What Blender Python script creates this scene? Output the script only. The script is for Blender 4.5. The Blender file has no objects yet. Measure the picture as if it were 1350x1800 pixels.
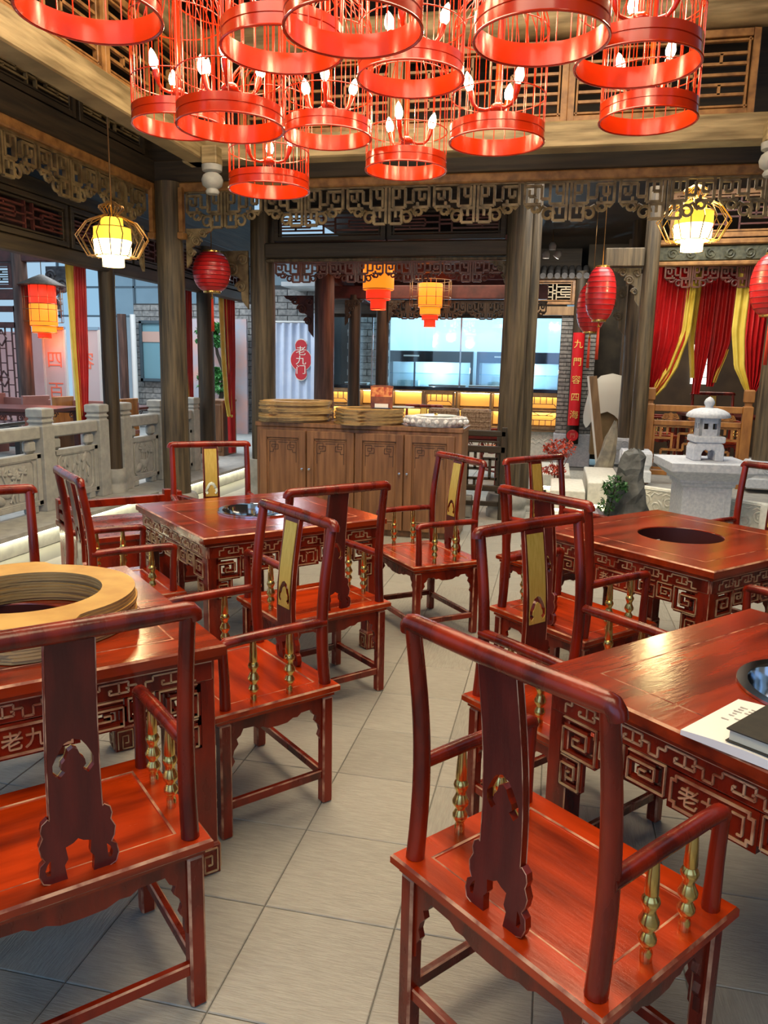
import bpy, bmesh, math, random
from mathutils import Vector, Matrix
from mathutils.geometry import tessellate_polygon, delaunay_2d_cdt
random.seed(7)
PI = math.pi
sc = bpy.context.scene
col = sc.collection

# ---------------------------------------------------------------- camera
cam_d = bpy.data.cameras.new('camera')
cam = bpy.data.objects.new('camera', cam_d)
col.objects.link(cam)
cam_d.sensor_fit = 'VERTICAL'
cam_d.sensor_height = 36.0
cam_d.lens = 36.0 * 1350 / 1800
cam_d.clip_start = 0.05
R = [[0.97604405, 0.05908257, -0.20939738], [0.21666623, -0.17616704, 0.9602192], [0.0198433, -0.98258558, -0.18474799]]
m4 = Matrix(((R[0][0], -R[0][1], -R[0][2], 0), (R[1][0], -R[1][1], -R[1][2], 0), (R[2][0], -R[2][1], -R[2][2], 1.6), (0, 0, 0, 1)))
cam.matrix_world = m4
sc.camera = cam

# ---------------------------------------------------------------- world and light
sc.view_settings.view_transform = 'Standard'
sc.view_settings.look = 'None'
sc.view_settings.exposure = 0.0
sc.view_settings.gamma = 1.0
sc.view_settings.use_curve_mapping = False
sc.cycles.use_denoising = True
sc.cycles.max_bounces = 6
sc.cycles.diffuse_bounces = 3
sc.cycles.glossy_bounces = 3
sc.cycles.transmission_bounces = 4
sc.cycles.transparent_max_bounces = 10
sc.cycles.sample_clamp_indirect = 4.0
sc.cycles.caustics_reflective = False
sc.cycles.caustics_refractive = False
w = bpy.data.worlds.new('daylight')
sc.world = w
w.use_nodes = True
bg = w.node_tree.nodes['Background']
bg.inputs[0].default_value = (0.50, 0.76, 1.0, 1)
bg.inputs[1].default_value = 0.8

def area(name, loc, rot, sx, sy, power, color, spread=180):
    d = bpy.data.lights.new(name, 'AREA')
    d.shape = 'RECTANGLE'; d.size = sx; d.size_y = sy; d.energy = power; d.color = color
    d.spread = math.radians(spread)
    o = bpy.data.objects.new(name, d); o.location = loc; o.rotation_euler = rot; col.objects.link(o)
    return o
def point(name, loc, power, color, r=0.05):
    d = bpy.data.lights.new(name, 'POINT')
    d.energy = power; d.color = color; d.shadow_soft_size = r
    o = bpy.data.objects.new(name, d); o.location = loc; col.objects.link(o)
    return o
WARM = (1.0, 0.70, 0.38); NEUT = (1.0, 0.80, 0.54); COOL = (0.55, 0.83, 1.0)
# unseen fill lights added over the rooms; kitchen lamp behind the bar
area('fill_light_pavilion', (-0.9, 4.4, 4.9), (0, 0, 0), 3.2, 3.4, 330, NEUT)  # unseen overhead fill, added to light the tables
area('fill_light_entrance', (-0.7, 0.2, 4.2), (math.radians(12), 0, 0), 3.5, 1.5, 120, NEUT)  # added fill over the foreground, no fixture in view
area('entrance_daylight', (-.6, -2.3, 1.7), (math.radians(83), 0, 0), 5.0, 2.6, 60, (.22, .48, 1.0))
area('fill_light_pier', (.1, 12.3, 3.2), (math.radians(35), 0, 0), .8, .4, 30, (1, .9, .75))  # added fill to brighten the couplet board
area('fill_light_gallery_left', (-6.2, 8.5, 3.6), (0, 0, 0), 1.5, 6.0, 190, (1, .93, .84))  # added fill along the left walkway
area('fill_light_courtyard', (-7.6, 12.8, 4.2), (0, 0, 0), 3.0, 2.5, 170, (.92, .97, 1.0))  # added for brightness; the courtyard is open to the sky
area('fill_light_gallery_far', (-1.8, 11.4, 2.88), (0, 0, 0), 2.0, 2.0, 40, (1, .80, .6))  # added low fill for the rear pavilion
area('fill_light_doorway', (-4.6, 13.6, 3.0), (math.radians(-25), 0, 0), 1.2, .5, 30, (.8, .9, 1))  # added overhead fill by the doorway curtain
area('fill_light_garden', (1.0, 8.6, 4.0), (0, 0, 0), 2.2, 1.2, 110, (1, .95, .88))  # added overhead fill above the garden bed
area('fill_light_booth', (2.2, 11.2, 3.2), (0, 0, 0), 1.5, 1.0, 45, (1, .85, .66))  # added overhead fill inside the booth
area('kitchen_lamp', (-2.0, 15.7, 2.95), (0, 0, 0), 5.0, 1.2, 230, COOL)

# ---------------------------------------------------------------- helpers
def tag(o, label=None, cat=None, group=None, kind=None):
    if label: o['label'] = label
    if cat: o['category'] = cat
    if group: o['group'] = group
    if kind: o['kind'] = kind
    return o
def empty(name, loc=(0, 0, 0), rz=0.0, label=None, cat=None, group=None, kind=None):
    o = bpy.data.objects.new(name, None)
    o.location = loc; o.rotation_euler = (0, 0, rz); o.empty_display_size = .1
    col.objects.link(o)
    return tag(o, label, cat, group, kind)
def copy_tree(o, parent=None):
    c = o.copy(); col.objects.link(c)
    if parent: c.parent = parent
    for ch in KIDS.get(o, []):
        k = copy_tree(ch, c); KIDS.setdefault(c, []).append(k)
    return c
KIDS = {}
def attach(o, parent):
    o.parent = parent
    KIDS.setdefault(parent, []).append(o)
    return o
def inst(mesh, name, parent=None, loc=(0, 0, 0), rz=0.0, scale=None):
    o = bpy.data.objects.new(name, mesh); o.location = loc; o.rotation_euler = (0, 0, rz)
    if scale: o.scale = scale
    col.objects.link(o)
    if parent: attach(o, parent)
    return o

class MB:
    def __init__(s): s.v = []; s.f = []; s.m = []; s.s = []
    def add(s, vs, fs, mi=0, sm=False):
        b = len(s.v); s.v += [tuple(p) for p in vs]
        for f in fs:
            s.f.append(tuple(b + i for i in f)); s.m.append(mi); s.s.append(sm)
        return s
    def box(s, c, d, mi=0, mat=None):
        x, y, z = c; a, b, e = d[0] / 2, d[1] / 2, d[2] / 2
        vs = [Vector((sx * a, sy * b, sz * e)) for sz in (-1, 1) for sy in (-1, 1) for sx in (-1, 1)]
        if mat is not None: vs = [mat @ p for p in vs]
        vs = [(p.x + x, p.y + y, p.z + z) for p in vs]
        return s.add(vs, [(0, 2, 3, 1), (4, 5, 7, 6), (0, 1, 5, 4), (2, 6, 7, 3), (0, 4, 6, 2), (1, 3, 7, 5)], mi)
    def bar(s, p0, p1, wd, ht, mi=0, up=(0, 0, 1)):
        p0 = Vector(p0); p1 = Vector(p1); d = (p1 - p0); d.normalize()
        u = Vector(up)
        if abs(d.dot(u)) > .97: u = Vector((1, 0, 0)) if abs(d.x) < .9 else Vector((0, 1, 0))
        x = d.cross(u).normalized(); z = x.cross(d).normalized()
        vs = [p + x * (a * wd / 2) + z * (b * ht / 2) for p in (p0, p1) for b in (-1, 1) for a in (-1, 1)]
        return s.add(vs, [(0, 1, 3, 2), (4, 6, 7, 5), (0, 4, 5, 1), (2, 3, 7, 6), (0, 2, 6, 4), (1, 5, 7, 3)], mi)
    def tube(s, pts, r, n=8, mi=0, caps=True, closed=False, sm=True):
        pts = [Vector(p) for p in pts]; N = len(pts)
        rs = r if isinstance(r, (list, tuple)) else [r] * N
        def tan(i):
            if closed: t = pts[(i + 1) % N] - pts[i - 1]
            else: t = pts[min(i + 1, N - 1)] - pts[max(i - 1, 0)]
            return t.normalized()
        t0 = tan(0); u = Vector((0, 0, 1)) if abs(t0.z) < .9 else Vector((1, 0, 0))
        x = t0.cross(u).normalized(); vs = []
        for i in range(N):
            t = tan(i); x = (x - t * x.dot(t)).normalized(); y = t.cross(x)
            for k in range(n):
                a = 2 * PI * k / n
                vs.append(pts[i] + (x * math.cos(a) + y * math.sin(a)) * rs[i])
        fs = []
        for i in range(N if closed else N - 1):
            j = (i + 1) % N
            for k in range(n):
                l = (k + 1) % n
                fs.append((i * n + k, i * n + l, j * n + l, j * n + k))
        s.add(vs, fs, mi, sm)
        if caps and not closed:
            s.add(vs[:n], [tuple(reversed(range(n)))], mi); s.add(vs[-n:], [tuple(range(n))], mi)
        return s
    def lathe(s, prof, n=16, c=(0, 0, 0), mi=0, sm=True, ax=None, a0=0.0, cap=True):
        vs = []
        for r, z in prof:
            for k in range(n):
                a = 2 * PI * k / n + a0
                p = Vector((r * math.cos(a), r * math.sin(a), z))
                if ax is not None: p = ax @ p
                vs.append((p.x + c[0], p.y + c[1], p.z + c[2]))
        fs = []
        for i in range(len(prof) - 1):
            for k in range(n):
                l = (k + 1) % n
                fs.append((i * n + k, i * n + l, (i + 1) * n + l, (i + 1) * n + k))
        if cap and prof[0][0] > 1e-6: fs.append(tuple(reversed(range(n))))
        if cap and prof[-1][0] > 1e-6: fs.append(tuple((len(prof) - 1) * n + k for k in range(n)))
        return s.add(vs, fs, mi, sm)
    def loft(s, prof, hx, hy, c=(0, 0, 0), mi=None, cap=True):
        """stack of rectangles: prof = (inset, z); mi = material per band"""
        vs = []
        for ins, z in prof:
            for sx, sy in ((-1, -1), (1, -1), (1, 1), (-1, 1)):
                vs.append((c[0] + sx * (hx - ins), c[1] + sy * (hy - ins), c[2] + z))
        b = len(s.v); s.v += vs
        for i in range(len(prof) - 1):
            for k in range(4):
                l = (k + 1) % 4
                s.f.append((b + i * 4 + k, b + i * 4 + l, b + i * 4 + 4 + l, b + i * 4 + 4 + k))
                s.m.append(mi[i] if mi else 0); s.s.append(False)
        if cap:
            s.f.append((b + 3, b + 2, b + 1, b)); s.m.append(mi[0] if mi else 0); s.s.append(False)
            e = b + (len(prof) - 1) * 4
            s.f.append((e, e + 1, e + 2, e + 3)); s.m.append(mi[-1] if mi else 0); s.s.append(False)
        return s
    def prism(s, loops, th, fr=None, mi=0, side=None):
        """polygon with holes in (u, v), extruded by th along w; fr maps (u, v, w) to a point"""
        if fr is None: fr = lambda u, v, w: (u, v, w)
        side = mi if side is None else side
        flat = [p for lp in loops for p in lp]
        tri = tessellate_polygon([[Vector((p[0], p[1], 0)) for p in lp] for lp in loops])
        n = len(flat)
        vs = [fr(p[0], p[1], 0) for p in flat] + [fr(p[0], p[1], th) for p in flat]
        s.add(vs, [tuple(t) for t in tri] + [tuple(n + i for i in reversed(t)) for t in tri], mi)
        o = 0
        for lp in loops:
            k = len(lp)
            s.add([fr(p[0], p[1], 0) for p in lp] + [fr(p[0], p[1], th) for p in lp],
                  [(i, (i + 1) % k, k + (i + 1) % k, k + i) for i in range(k)], side)
        return s
    def ball(s, c, r, n=10, k=6, mi=0, mat=None):
        sx, sy, sz = r if isinstance(r, (list, tuple)) else (r, r, r)
        vs = []
        for i in range(k + 1):
            t = PI * i / k
            for j in range(n):
                a = 2 * PI * j / n
                p = Vector((sx * math.sin(t) * math.cos(a), sy * math.sin(t) * math.sin(a), sz * math.cos(t)))
                if mat is not None: p = mat @ p
                vs.append((c[0] + p.x, c[1] + p.y, c[2] + p.z))
        fs = [(i * n + j, (i + 1) * n + j, (i + 1) * n + (j + 1) % n, i * n + (j + 1) % n) for i in range(k) for j in range(n)]
        return s.add(vs, fs, mi, True)
    def mesh(s, name, mats, bev=0.0, bm_mat=None, seg=1, norm=True):
        me = bpy.data.meshes.new(name)
        me.from_pydata(s.v, [], s.f)
        for mt in mats: me.materials.append(mt)
        me.polygons.foreach_set('material_index', s.m)
        me.polygons.foreach_set('use_smooth', s.s)
        bm = bmesh.new(); bm.from_mesh(me)
        bmesh.ops.remove_doubles(bm, verts=bm.verts, dist=1e-5)
        if norm: bmesh.ops.recalc_face_normals(bm, faces=bm.faces)
        if bev > 0:
            es = [e for e in bm.edges if len(e.link_faces) == 2 and e.calc_face_angle(0) > .6 and not (e.link_faces[0].smooth and e.link_faces[1].smooth)]
            bmesh.ops.bevel(bm, geom=es, offset=bev, segments=seg, affect='EDGES', profile=.5,
                            material=-1 if bm_mat is None else bm_mat, clamp_overlap=True)
        for e in bm.edges:
            if len(e.link_faces) == 2 and e.calc_face_angle(0) > 1.0: e.smooth = False
        bm.to_mesh(me); bm.free()
        return me
    def build(s, name, mats, parent=None, bev=0.0, bm_mat=None, loc=(0, 0, 0), rz=0.0, seg=1):
        if not isinstance(mats, (list, tuple)): mats = [mats]
        return inst(s.mesh(name, mats, bev, bm_mat, seg), name, parent, loc, rz)

def spiral(c, r0, turns, n, fr, a0=0.0, sgn=1, k=.75):
    out = []
    for i in range(n + 1):
        t = i / n; r = r0 * (1 - k * t); a = a0 + sgn * turns * 2 * PI * t
        out.append(fr(c[0] + r * math.cos(a), c[1] + r * math.sin(a)))
    return out
_txt = {}
def text_mesh(body, size=1.0, ext=.01):
    key = (body, size, ext)
    if key in _txt: return _txt[key]
    cu = bpy.data.curves.new('lettering', 'FONT'); cu.body = body; cu.size = size; cu.extrude = ext
    cu.align_x = 'CENTER'; cu.align_y = 'CENTER'; cu.resolution_u = 3
    o = bpy.data.objects.new('lettering', cu); col.objects.link(o)
    dg = bpy.context.evaluated_depsgraph_get(); dg.update()
    me = bpy.data.meshes.new_from_object(o.evaluated_get(dg))
    bpy.data.objects.remove(o); bpy.data.curves.remove(cu)
    xs = [v.co.x for v in me.vertices]; ys = [v.co.y for v in me.vertices]
    cx, cy = (min(xs) + max(xs)) / 2, (min(ys) + max(ys)) / 2
    for v in me.vertices: v.co.x -= cx; v.co.y -= cy
    _txt[key] = ([tuple(v.co) for v in me.vertices], [tuple(p.vertices) for p in me.polygons])
    bpy.data.meshes.remove(me)
    return _txt[key]
def add_text(mb, body, size, fr, mi=0, ext=.004):
    v, f = text_mesh(body, size, ext)
    mb.add([fr(*p) for p in v], f, mi)

def inside(p, lp):
    c = False; n = len(lp)
    for i in range(n):
        (x0, y0), (x1, y1) = lp[i], lp[i - 1]
        if (y0 > p[1]) != (y1 > p[1]) and p[0] < (x1 - x0) * (p[1] - y0) / (y1 - y0) + x0: c = not c
    return c
def fill(vs, es, outer, holes):
    V, E_, F, *_ = delaunay_2d_cdt(vs, es, [], 1, 1e-6)
    out = []
    for f in F:
        c = sum((V[i] for i in f), Vector((0, 0))) / len(f)
        if inside(c, outer) and not any(inside(c, h) for h in holes): out.append(tuple(f))
    return V, out
# ---------------------------------------------------------------- materials
MATS = {}
def mat(name, c1, c2=None, rough=.5, metal=0.0, scale=(1, 1, 1), nscale=5.0, detail=4.0, bump=0.0, bscale=None, coat=0.0,
        lo=.35, hi=.65, emit=None, estr=0.0, spec=.5, trans=0.0, rvar=0.0):
    m = bpy.data.materials.new(name); m.use_nodes = True
    nt = m.node_tree; N = nt.nodes; L = nt.links; b = N['Principled BSDF']
    b.inputs['Base Color'].default_value = (*c1, 1); b.inputs['Roughness'].default_value = rough
    b.inputs['Metallic'].default_value = metal; b.inputs['Specular IOR Level'].default_value = spec
    b.inputs['Coat Weight'].default_value = coat; b.inputs['Coat Roughness'].default_value = .12
    b.inputs['Transmission Weight'].default_value = trans
    if emit: b.inputs['Emission Color'].default_value = (*emit, 1); b.inputs['Emission Strength'].default_value = estr
    if c2 is not None or bump:
        tc = N.new('ShaderNodeTexCoord'); mp = N.new('ShaderNodeMapping'); mp.inputs['Scale'].default_value = scale
        L.new(tc.outputs['Object'], mp.inputs['Vector'])
        no = N.new('ShaderNodeTexNoise'); no.inputs['Scale'].default_value = nscale; no.inputs['Detail'].default_value = detail
        L.new(mp.outputs[0], no.inputs['Vector'])
        if c2 is not None:
            cr = N.new('ShaderNodeValToRGB'); cr.color_ramp.elements[0].position = lo; cr.color_ramp.elements[1].position = hi
            cr.color_ramp.elements[0].color = (*c1, 1); cr.color_ramp.elements[1].color = (*c2, 1)
            L.new(no.outputs['Fac'], cr.inputs[0]); L.new(cr.outputs[0], b.inputs['Base Color'])
        if rvar:
            ma = N.new('ShaderNodeMapRange'); ma.inputs[3].default_value = rough - rvar; ma.inputs[4].default_value = rough + rvar
            L.new(no.outputs['Fac'], ma.inputs[0]); L.new(ma.outputs[0], b.inputs['Roughness'])
        if bump:
            src = no
            if bscale:
                src = N.new('ShaderNodeTexNoise'); src.inputs['Scale'].default_value = bscale; src.inputs['Detail'].default_value = 5
                L.new(mp.outputs[0], src.inputs['Vector'])
            bp = N.new('ShaderNodeBump'); bp.inputs['Strength'].default_value = bump; bp.inputs['Distance'].default_value = .02
            L.new(src.outputs['Fac'], bp.inputs['Height']); L.new(bp.outputs[0], b.inputs['Normal'])
    MATS[name] = m
    return m
def emis(name, c, s): return mat(name, c, emit=c, estr=s, rough=.6)
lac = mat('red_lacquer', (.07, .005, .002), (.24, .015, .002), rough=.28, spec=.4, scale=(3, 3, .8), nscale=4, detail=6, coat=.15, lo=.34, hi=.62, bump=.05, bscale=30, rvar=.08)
lac_lit_top = mat('red_lacquer_lit_top', (.13, .011, .002), (.45, .036, .002), rough=.25, spec=.4, scale=(.7, 4, 4), nscale=3, detail=7, coat=.2, lo=.30, hi=.60, bump=.04, bscale=25, rvar=.08)  # brighter lacquer copy: light falling on seat tops is put into the colour
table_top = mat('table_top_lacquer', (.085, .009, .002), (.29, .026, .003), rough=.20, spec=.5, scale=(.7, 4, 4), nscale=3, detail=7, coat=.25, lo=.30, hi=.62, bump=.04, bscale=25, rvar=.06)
lac_dark = mat('red_lacquer_shaded', (.070, .007, .005), (.12, .011, .007), rough=.34, spec=.4, scale=(4, 4, .6), nscale=5, coat=.1, bump=.05, bscale=30)  # darker lacquer copy: shade on chair backs is put into the colour
worn = mat('worn_lacquer_edge', (.20, .035, .015), (.62, .33, .19), rough=.4, nscale=14, lo=.40, hi=.62)
gold_worn = mat('rubbed_gilt_edge', (.30, .10, .045), (.62, .44, .25), rough=.38, metal=.35, nscale=18, lo=.30, hi=.55)
brass = mat('brass', (.62, .43, .13), (.78, .58, .22), rough=.22, metal=1.0, nscale=9)
brass_flat = mat('brushed_brass', (.66, .46, .08), (.78, .57, .13), rough=.36, metal=.45, scale=(20, 20, .6), nscale=6)
steel = mat('polished_steel', (.62, .64, .66), rough=.10, metal=1.0)
black_gloss = mat('black_gloss', (.012, .012, .016), rough=.12, coat=.5)
ebony = mat('ebony_fabric', (.012, .011, .009), (.022, .02, .014), rough=.6, nscale=40)
dark_wood = mat('dark_weathered_timber', (0.0158, 0.0108, 0.0058), (0.0612, 0.0403, 0.0202), rough=.62, scale=(6, 6, .5), nscale=4, detail=8, bump=.35, lo=.32, hi=.72)
dark_wood_x = mat('dark_timber_long', (0.0144, 0.0094, 0.005), (0.0504, 0.0324, 0.0158), rough=.6, scale=(.4, .4, 6), nscale=4, detail=8, bump=.3, lo=.32, hi=.72)
col_wood = mat('weathered_post', (0.0255, 0.0187, 0.011), (0.136, 0.0978, 0.0527), rough=.6, scale=(7, 7, .45), nscale=4, detail=9, bump=.5, lo=.33, hi=.72)
beam_wood = mat('grey_brown_beam', (.15, .105, .045), (.38, .285, .145), rough=.6, scale=(.5, .5, 5), nscale=4, detail=8, bump=.3)
honey = mat('honey_lattice_wood', (.17, .075, .022), (.34, .165, .05), rough=.48, scale=(2, 2, 2), nscale=6)
frieze_wood = mat('carved_frieze_wood', (.10, .068, .030), (.24, .175, .085), rough=.55, nscale=10)
red_lat = mat('red_brown_lattice', (.05, .012, .008), (.11, .025, .018), rough=.5, nscale=8)
cab_wood = mat('brown_cabinet_wood', (.115, .050, .020), (.26, .125, .052), rough=.42, scale=(7, 7, .5), nscale=3.5, detail=8, bump=.12, lo=.30, hi=.70)
cab_line = mat('carved_groove', (.04, .018, .009), rough=.6)
orange_wood = mat('orange_fence_wood', (.22, .085, .018), (.36, .155, .035), rough=.45, scale=(3, 3, .8), nscale=5)
board = mat('tray_board_wood', (.46, .24, .045), (.66, .40, .10), rough=.45, scale=(1, 1, 9), nscale=6, detail=6, bump=.05)
board_edge = mat('tray_board_dark', (.20, .13, .06), (.42, .29, .12), rough=.55, scale=(1, 1, 14), nscale=8)
stone = mat('grey_stone', (.27, .275, .265), (.35, .35, .33), rough=.75, nscale=12, detail=4, bump=.06)
stone_lt = mat('pale_blue_stone', (.44, .49, .58), (.58, .62, .69), rough=.75, nscale=35, detail=6, bump=.12)
stone_wh = mat('white_stone', (.66, .67, .60), (.80, .80, .72), rough=.7, nscale=25, bump=.12)
rock_m = mat('dark_rock', (.045, .05, .05), (.17, .18, .18), rough=.7, nscale=6, detail=8, bump=.8)
tile_m = mat('grey_floor_tile', (.29, .285, .25), (.355, .35, .31), rough=.50, scale=(3, 26, 3), nscale=5, detail=7, bump=.25, bscale=9)
grout = mat('floor_grout', (.19, .19, .175), rough=.8)
plaster = mat('pale_plaster', (.55, .57, .58), (.62, .63, .63), rough=.8, nscale=3)
brick_m = mat('grey_brick', (.17, .17, .17), (.33, .32, .30), rough=.8, nscale=14, bump=.2)
mortar = mat('brick_mortar', (.06, .06, .06), rough=.9)
cage_red = mat('cage_red_enamel', (.52, .027, .001), rough=.20, coat=.3)
red_cloth = mat('red_silk', (.36, .006, .008), (.50, .010, .012), rough=.5, nscale=4)
yel_cloth = mat('yellow_silk', (.58, .42, .05), (.70, .54, .09), rough=.5, nscale=5)
white_cloth = mat('white_curtain_cloth', (.52, .60, .76), (.62, .69, .82), rough=.8, nscale=4)
lantern_red = mat('red_lantern_silk', (.50, .012, .014), rough=.35, coat=.2)
wire_dk = mat('bronze_wire', (.30, .17, .07), rough=.3, metal=.8)
wire_gold = mat('gold_wire', (.75, .45, .12), rough=.25, metal=.9)
gold_paint = mat('gold_paint', (.85, .62, .16), rough=.35)
sign_red = mat('sign_red', (.62, .010, .016), rough=.35)
paper = mat('white_paper', (.80, .80, .77), rough=.7)
ink = mat('grey_print', (.38, .37, .36), rough=.8)
note_y = mat('yellow_note', (.80, .76, .36), rough=.7)
glassm = bpy.data.materials.new('clear_pane'); glassm.use_nodes = True
_n = glassm.node_tree; _n.nodes.remove(_n.nodes['Principled BSDF'])
_t = _n.nodes.new('ShaderNodeBsdfTransparent'); _g = _n.nodes.new('ShaderNodeBsdfGlossy'); _x = _n.nodes.new('ShaderNodeMixShader')
_g.inputs['Roughness'].default_value = .05; _t.inputs[0].default_value = (.90, .97, 1, 1); _x.inputs[0].default_value = .12
_n.links.new(_t.outputs[0], _x.inputs[1]); _n.links.new(_g.outputs[0], _x.inputs[2]); _n.links.new(_x.outputs[0], _n.nodes['Material Output'].inputs[0])
bulb_m = emis('lit_bulb', (1.0, .86, .52), 28)
shade_y = emis('lit_yellow_shade', (1.0, .58, .05), 1.35)
shade_w = emis('lit_white_shade', (1.0, .86, .42), 9.0)
shade_o = emis('lit_orange_shade', (1.0, .21, .010), 1.35)
shade_r = emis('lit_red_shade', (1.0, .030, .008), 1.1)
led = emis('led_strip', (1.0, .93, .62), 24)
niche = emis('lit_shelf_panel', (1.0, .50, .10), .55)

# give every tile / brick its own patch of texture
def per_object(m):
    nt = m.node_tree; mp = [n for n in nt.nodes if n.type == 'MAPPING'][0]
    oi = nt.nodes.new('ShaderNodeObjectInfo'); mu = nt.nodes.new('ShaderNodeVectorMath'); mu.operation = 'SCALE'
    mu.inputs[0].default_value = (37, 53, 19); nt.links.new(oi.outputs['Random'], mu.inputs['Scale']); nt.links.new(mu.outputs[0], mp.inputs['Location'])
    cr = [n for n in nt.nodes if n.type == 'VALTORGB'][0]; b = nt.nodes['Principled BSDF']
    hs = nt.nodes.new('ShaderNodeHueSaturation'); mr = nt.nodes.new('ShaderNodeMapRange'); mr.inputs[3].default_value = .93; mr.inputs[4].default_value = 1.07
    nt.links.new(oi.outputs['Random'], mr.inputs[0]); nt.links.new(mr.outputs[0], hs.inputs['Value'])
    nt.links.new(cr.outputs[0], hs.inputs['Color']); nt.links.new(hs.outputs[0], b.inputs['Base Color'])
for _m in (tile_m, brick_m, lac, lac_lit_top, table_top, board): per_object(_m)

# ================================================================ STRUCTURE
floor = MB().box((-2.5, 8.0, -.056), (16, 21, .1)).build('floor', grout); tag(floor, 'grey stone tiled floor of the dining pavilion', kind='structure')
T = .4
tl = MB().loft([(0, -.02), (0, -.0025), (.0025, 0)], .1985, .1985).mesh('tile', [tile_m])
nt_ = 0
for j in range(-3, 17):
    for i in range(-12, 8):
        x = -.565 + T * i; y = 1.735 + T * j
        if y < .5 or x < -4.05 or x < -.86 * y - .35 or x > .33 * y + .35 or (x > .2 and y > 7.0) or nt_ >= 300: continue
        inst(tl, 'tile', floor, (x, y, 0), random.choice([0, 0, PI / 2, PI / 2, PI])); nt_ += 1
rest = MB()
for j in range(17, 38):
    for i in range(-10, 4):
        x = -.565 + T * i; y = 1.735 + T * j
        if x < -4.05 or x > .1: continue
        rest.loft([(0, -.02), (.003, 0)], .1985, .1985, (x, y, 0))
attach(tag(rest.build('far_tiles', tile_m), kind='stuff'), floor)

# raised stone walk on the left with a glowing nosing
plat = MB().box((-7.3, 7.5, .08), (6.0, 19, .16)).build('trim_1', stone); tag(plat, 'raised grey stone walkway along the left side', kind='structure')
MB().box((-7.265, 7.5, .181), (6.07, 19, .038)).build('nosing', stone, plat)
st = MB().box((-4.268, 7.5, .153), (.025, 19, .012)).build('led_strip', led, plat)

# ceilings
cl = MB().box((-.9, 3.6, 5.2), (8.6, 11.5, .12)).build('ceiling', dark_wood_x); tag(cl, kind='structure')
for k in range(9):
    MB().box((-.9, -1.4 + k * 1.1, 5.08), (7.6, .1, .14)).build('rafter', dark_wood_x, cl)
cl2 = MB().box((.7, 13.3, 3.75), (8.6, 8.0, .12)).build('ceiling', dark_wood_x); tag(cl2, kind='structure')

# walls
cl3 = MB().box((-2.0, 11.3, 3.02), (2.9, 4.9, .06)).build('ceiling', red_lat); tag(cl3, 'dark red brown ceiling of the rear pavilion', kind='structure')
for k in range(6): MB().box((-2.0, 9.1 + k * .9, 2.95), (2.8, .08, .09)).build('rafter', red_lat, cl3)
def wall(name, c, d, m=plaster, label=None):
    o = MB().box(c, d).build(name, m); return tag(o, label, kind='structure')
wall('wall_back', (-2.5, 17.3, 2.2), (16, .2, 4.6), plaster)
wall('wall_front_added', (2.2, -2.6, 2.4), (6.2, .2, 5.0), plaster)  # unseen wall added behind the camera to hold back daylight
wall('wall_right', (5.2, 8.5, 2.4), (.2, 18, 5.0), dark_wood_x)
# upper outer walls of the pavilion above the friezes
wl = wall('wall_left', (-4.32, 3.9, 4.3), (.06, 7.9, 1.75), dark_wood_x, 'dark boarded wall above the left frieze')
wf = wall('wall_far', (-.8, 7.83, 4.4), (7.0, .06, 1.6), dark_wood_x, 'dark boarded wall above the far frieze')
wall('wall_left_gallery', (-4.95, 7.8, 3.98), (.06, 9.0, 2.0), dark_wood_x)
wall('wall_far_gallery', (-1.9, 8.72, 3.55), (3.0, .06, .5), dark_wood_x)

NT = [1]
def beam(p0, p1, wd, ht, m, label, bev=.012):
    NT[0] += 1
    o = MB().bar(p0, p1, wd, ht).build('trim_%d' % NT[0], m, None, bev); return tag(o, label, kind='structure')
# inner square ring of beams
beam((-3.55, 7.17, 3.555), (1.75, 7.17, 3.555), .2, .21, beam_wood, 'far grey brown ring beam under the lattice windows')
beam((-3.40, 0.6, 3.555), (-3.40, 7.27, 3.555), .2, .21, beam_wood, 'left grey brown ring beam under the lattice windows')
beam((1.62, 0.6, 3.555), (1.62, 7.27, 3.555), .2, .21, beam_wood, 'right grey brown ring beam')
for (a, b) in (((-3.45, 7.17, 4.46), (1.7, 7.17, 4.46)), ((-3.40, .6, 4.46), (-3.40, 7.2, 4.46)), ((1.62, .6, 4.46), (1.62, 7.2, 4.46))):
    NT[0] += 1
    tag(MB().tube([a, b], .14, 14).build('trim_%d' % NT[0], beam_wood), 'round log beam above the lattice windows', kind='structure')
# outer frieze beams
beam((-4.3, 7.76, 3.53), (2.8, 7.76, 3.53), .16, .22, dark_wood_x, 'dark far beam above the carved frieze')
beam((-4.3, 7.74, 3.375), (2.8, 7.74, 3.375), .12, .085, honey, 'brown strip above the far carved frieze')
beam((-4.24, 0.2, 3.53), (-4.24, 7.7, 3.53), .16, .22, dark_wood_x, 'dark left beam above the carved frieze')
beam((-4.22, 0.2, 3.375), (-4.22, 7.7, 3.375), .12, .085, honey, 'brown strip above the left carved frieze')
# gallery frames
beam((-4.65, 3.5, 2.585), (-4.65, 12, 2.585), .12, .13, dark_wood_x, 'dark lintel over the left stone balustrade')
beam((-4.65, 3.5, 3.12), (-4.65, 12, 3.12), .12, .14, dark_wood_x, 'dark upper lintel of the left gallery')
beam((-3.3, 8.6, 2.87), (-.55, 8.6, 2.87), .14, .16, dark_wood_x, 'dark lintel between the two far posts')
beam((-3.3, 8.6, 2.765), (-.55, 8.6, 2.765), .1, .035, col_wood, 'thin rail under the far lintel')
beam((-3.5, 12.0, 2.74), (-.2, 12.0, 2.74), .16, .2, red_lat, 'red brown beam of the rear pavilion')
beam((-3.4, 11.0, 2.95), (-3.4, 15, 2.75), .14, .16, red_lat, 'red brown side beam of the rear pavilion')

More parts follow.
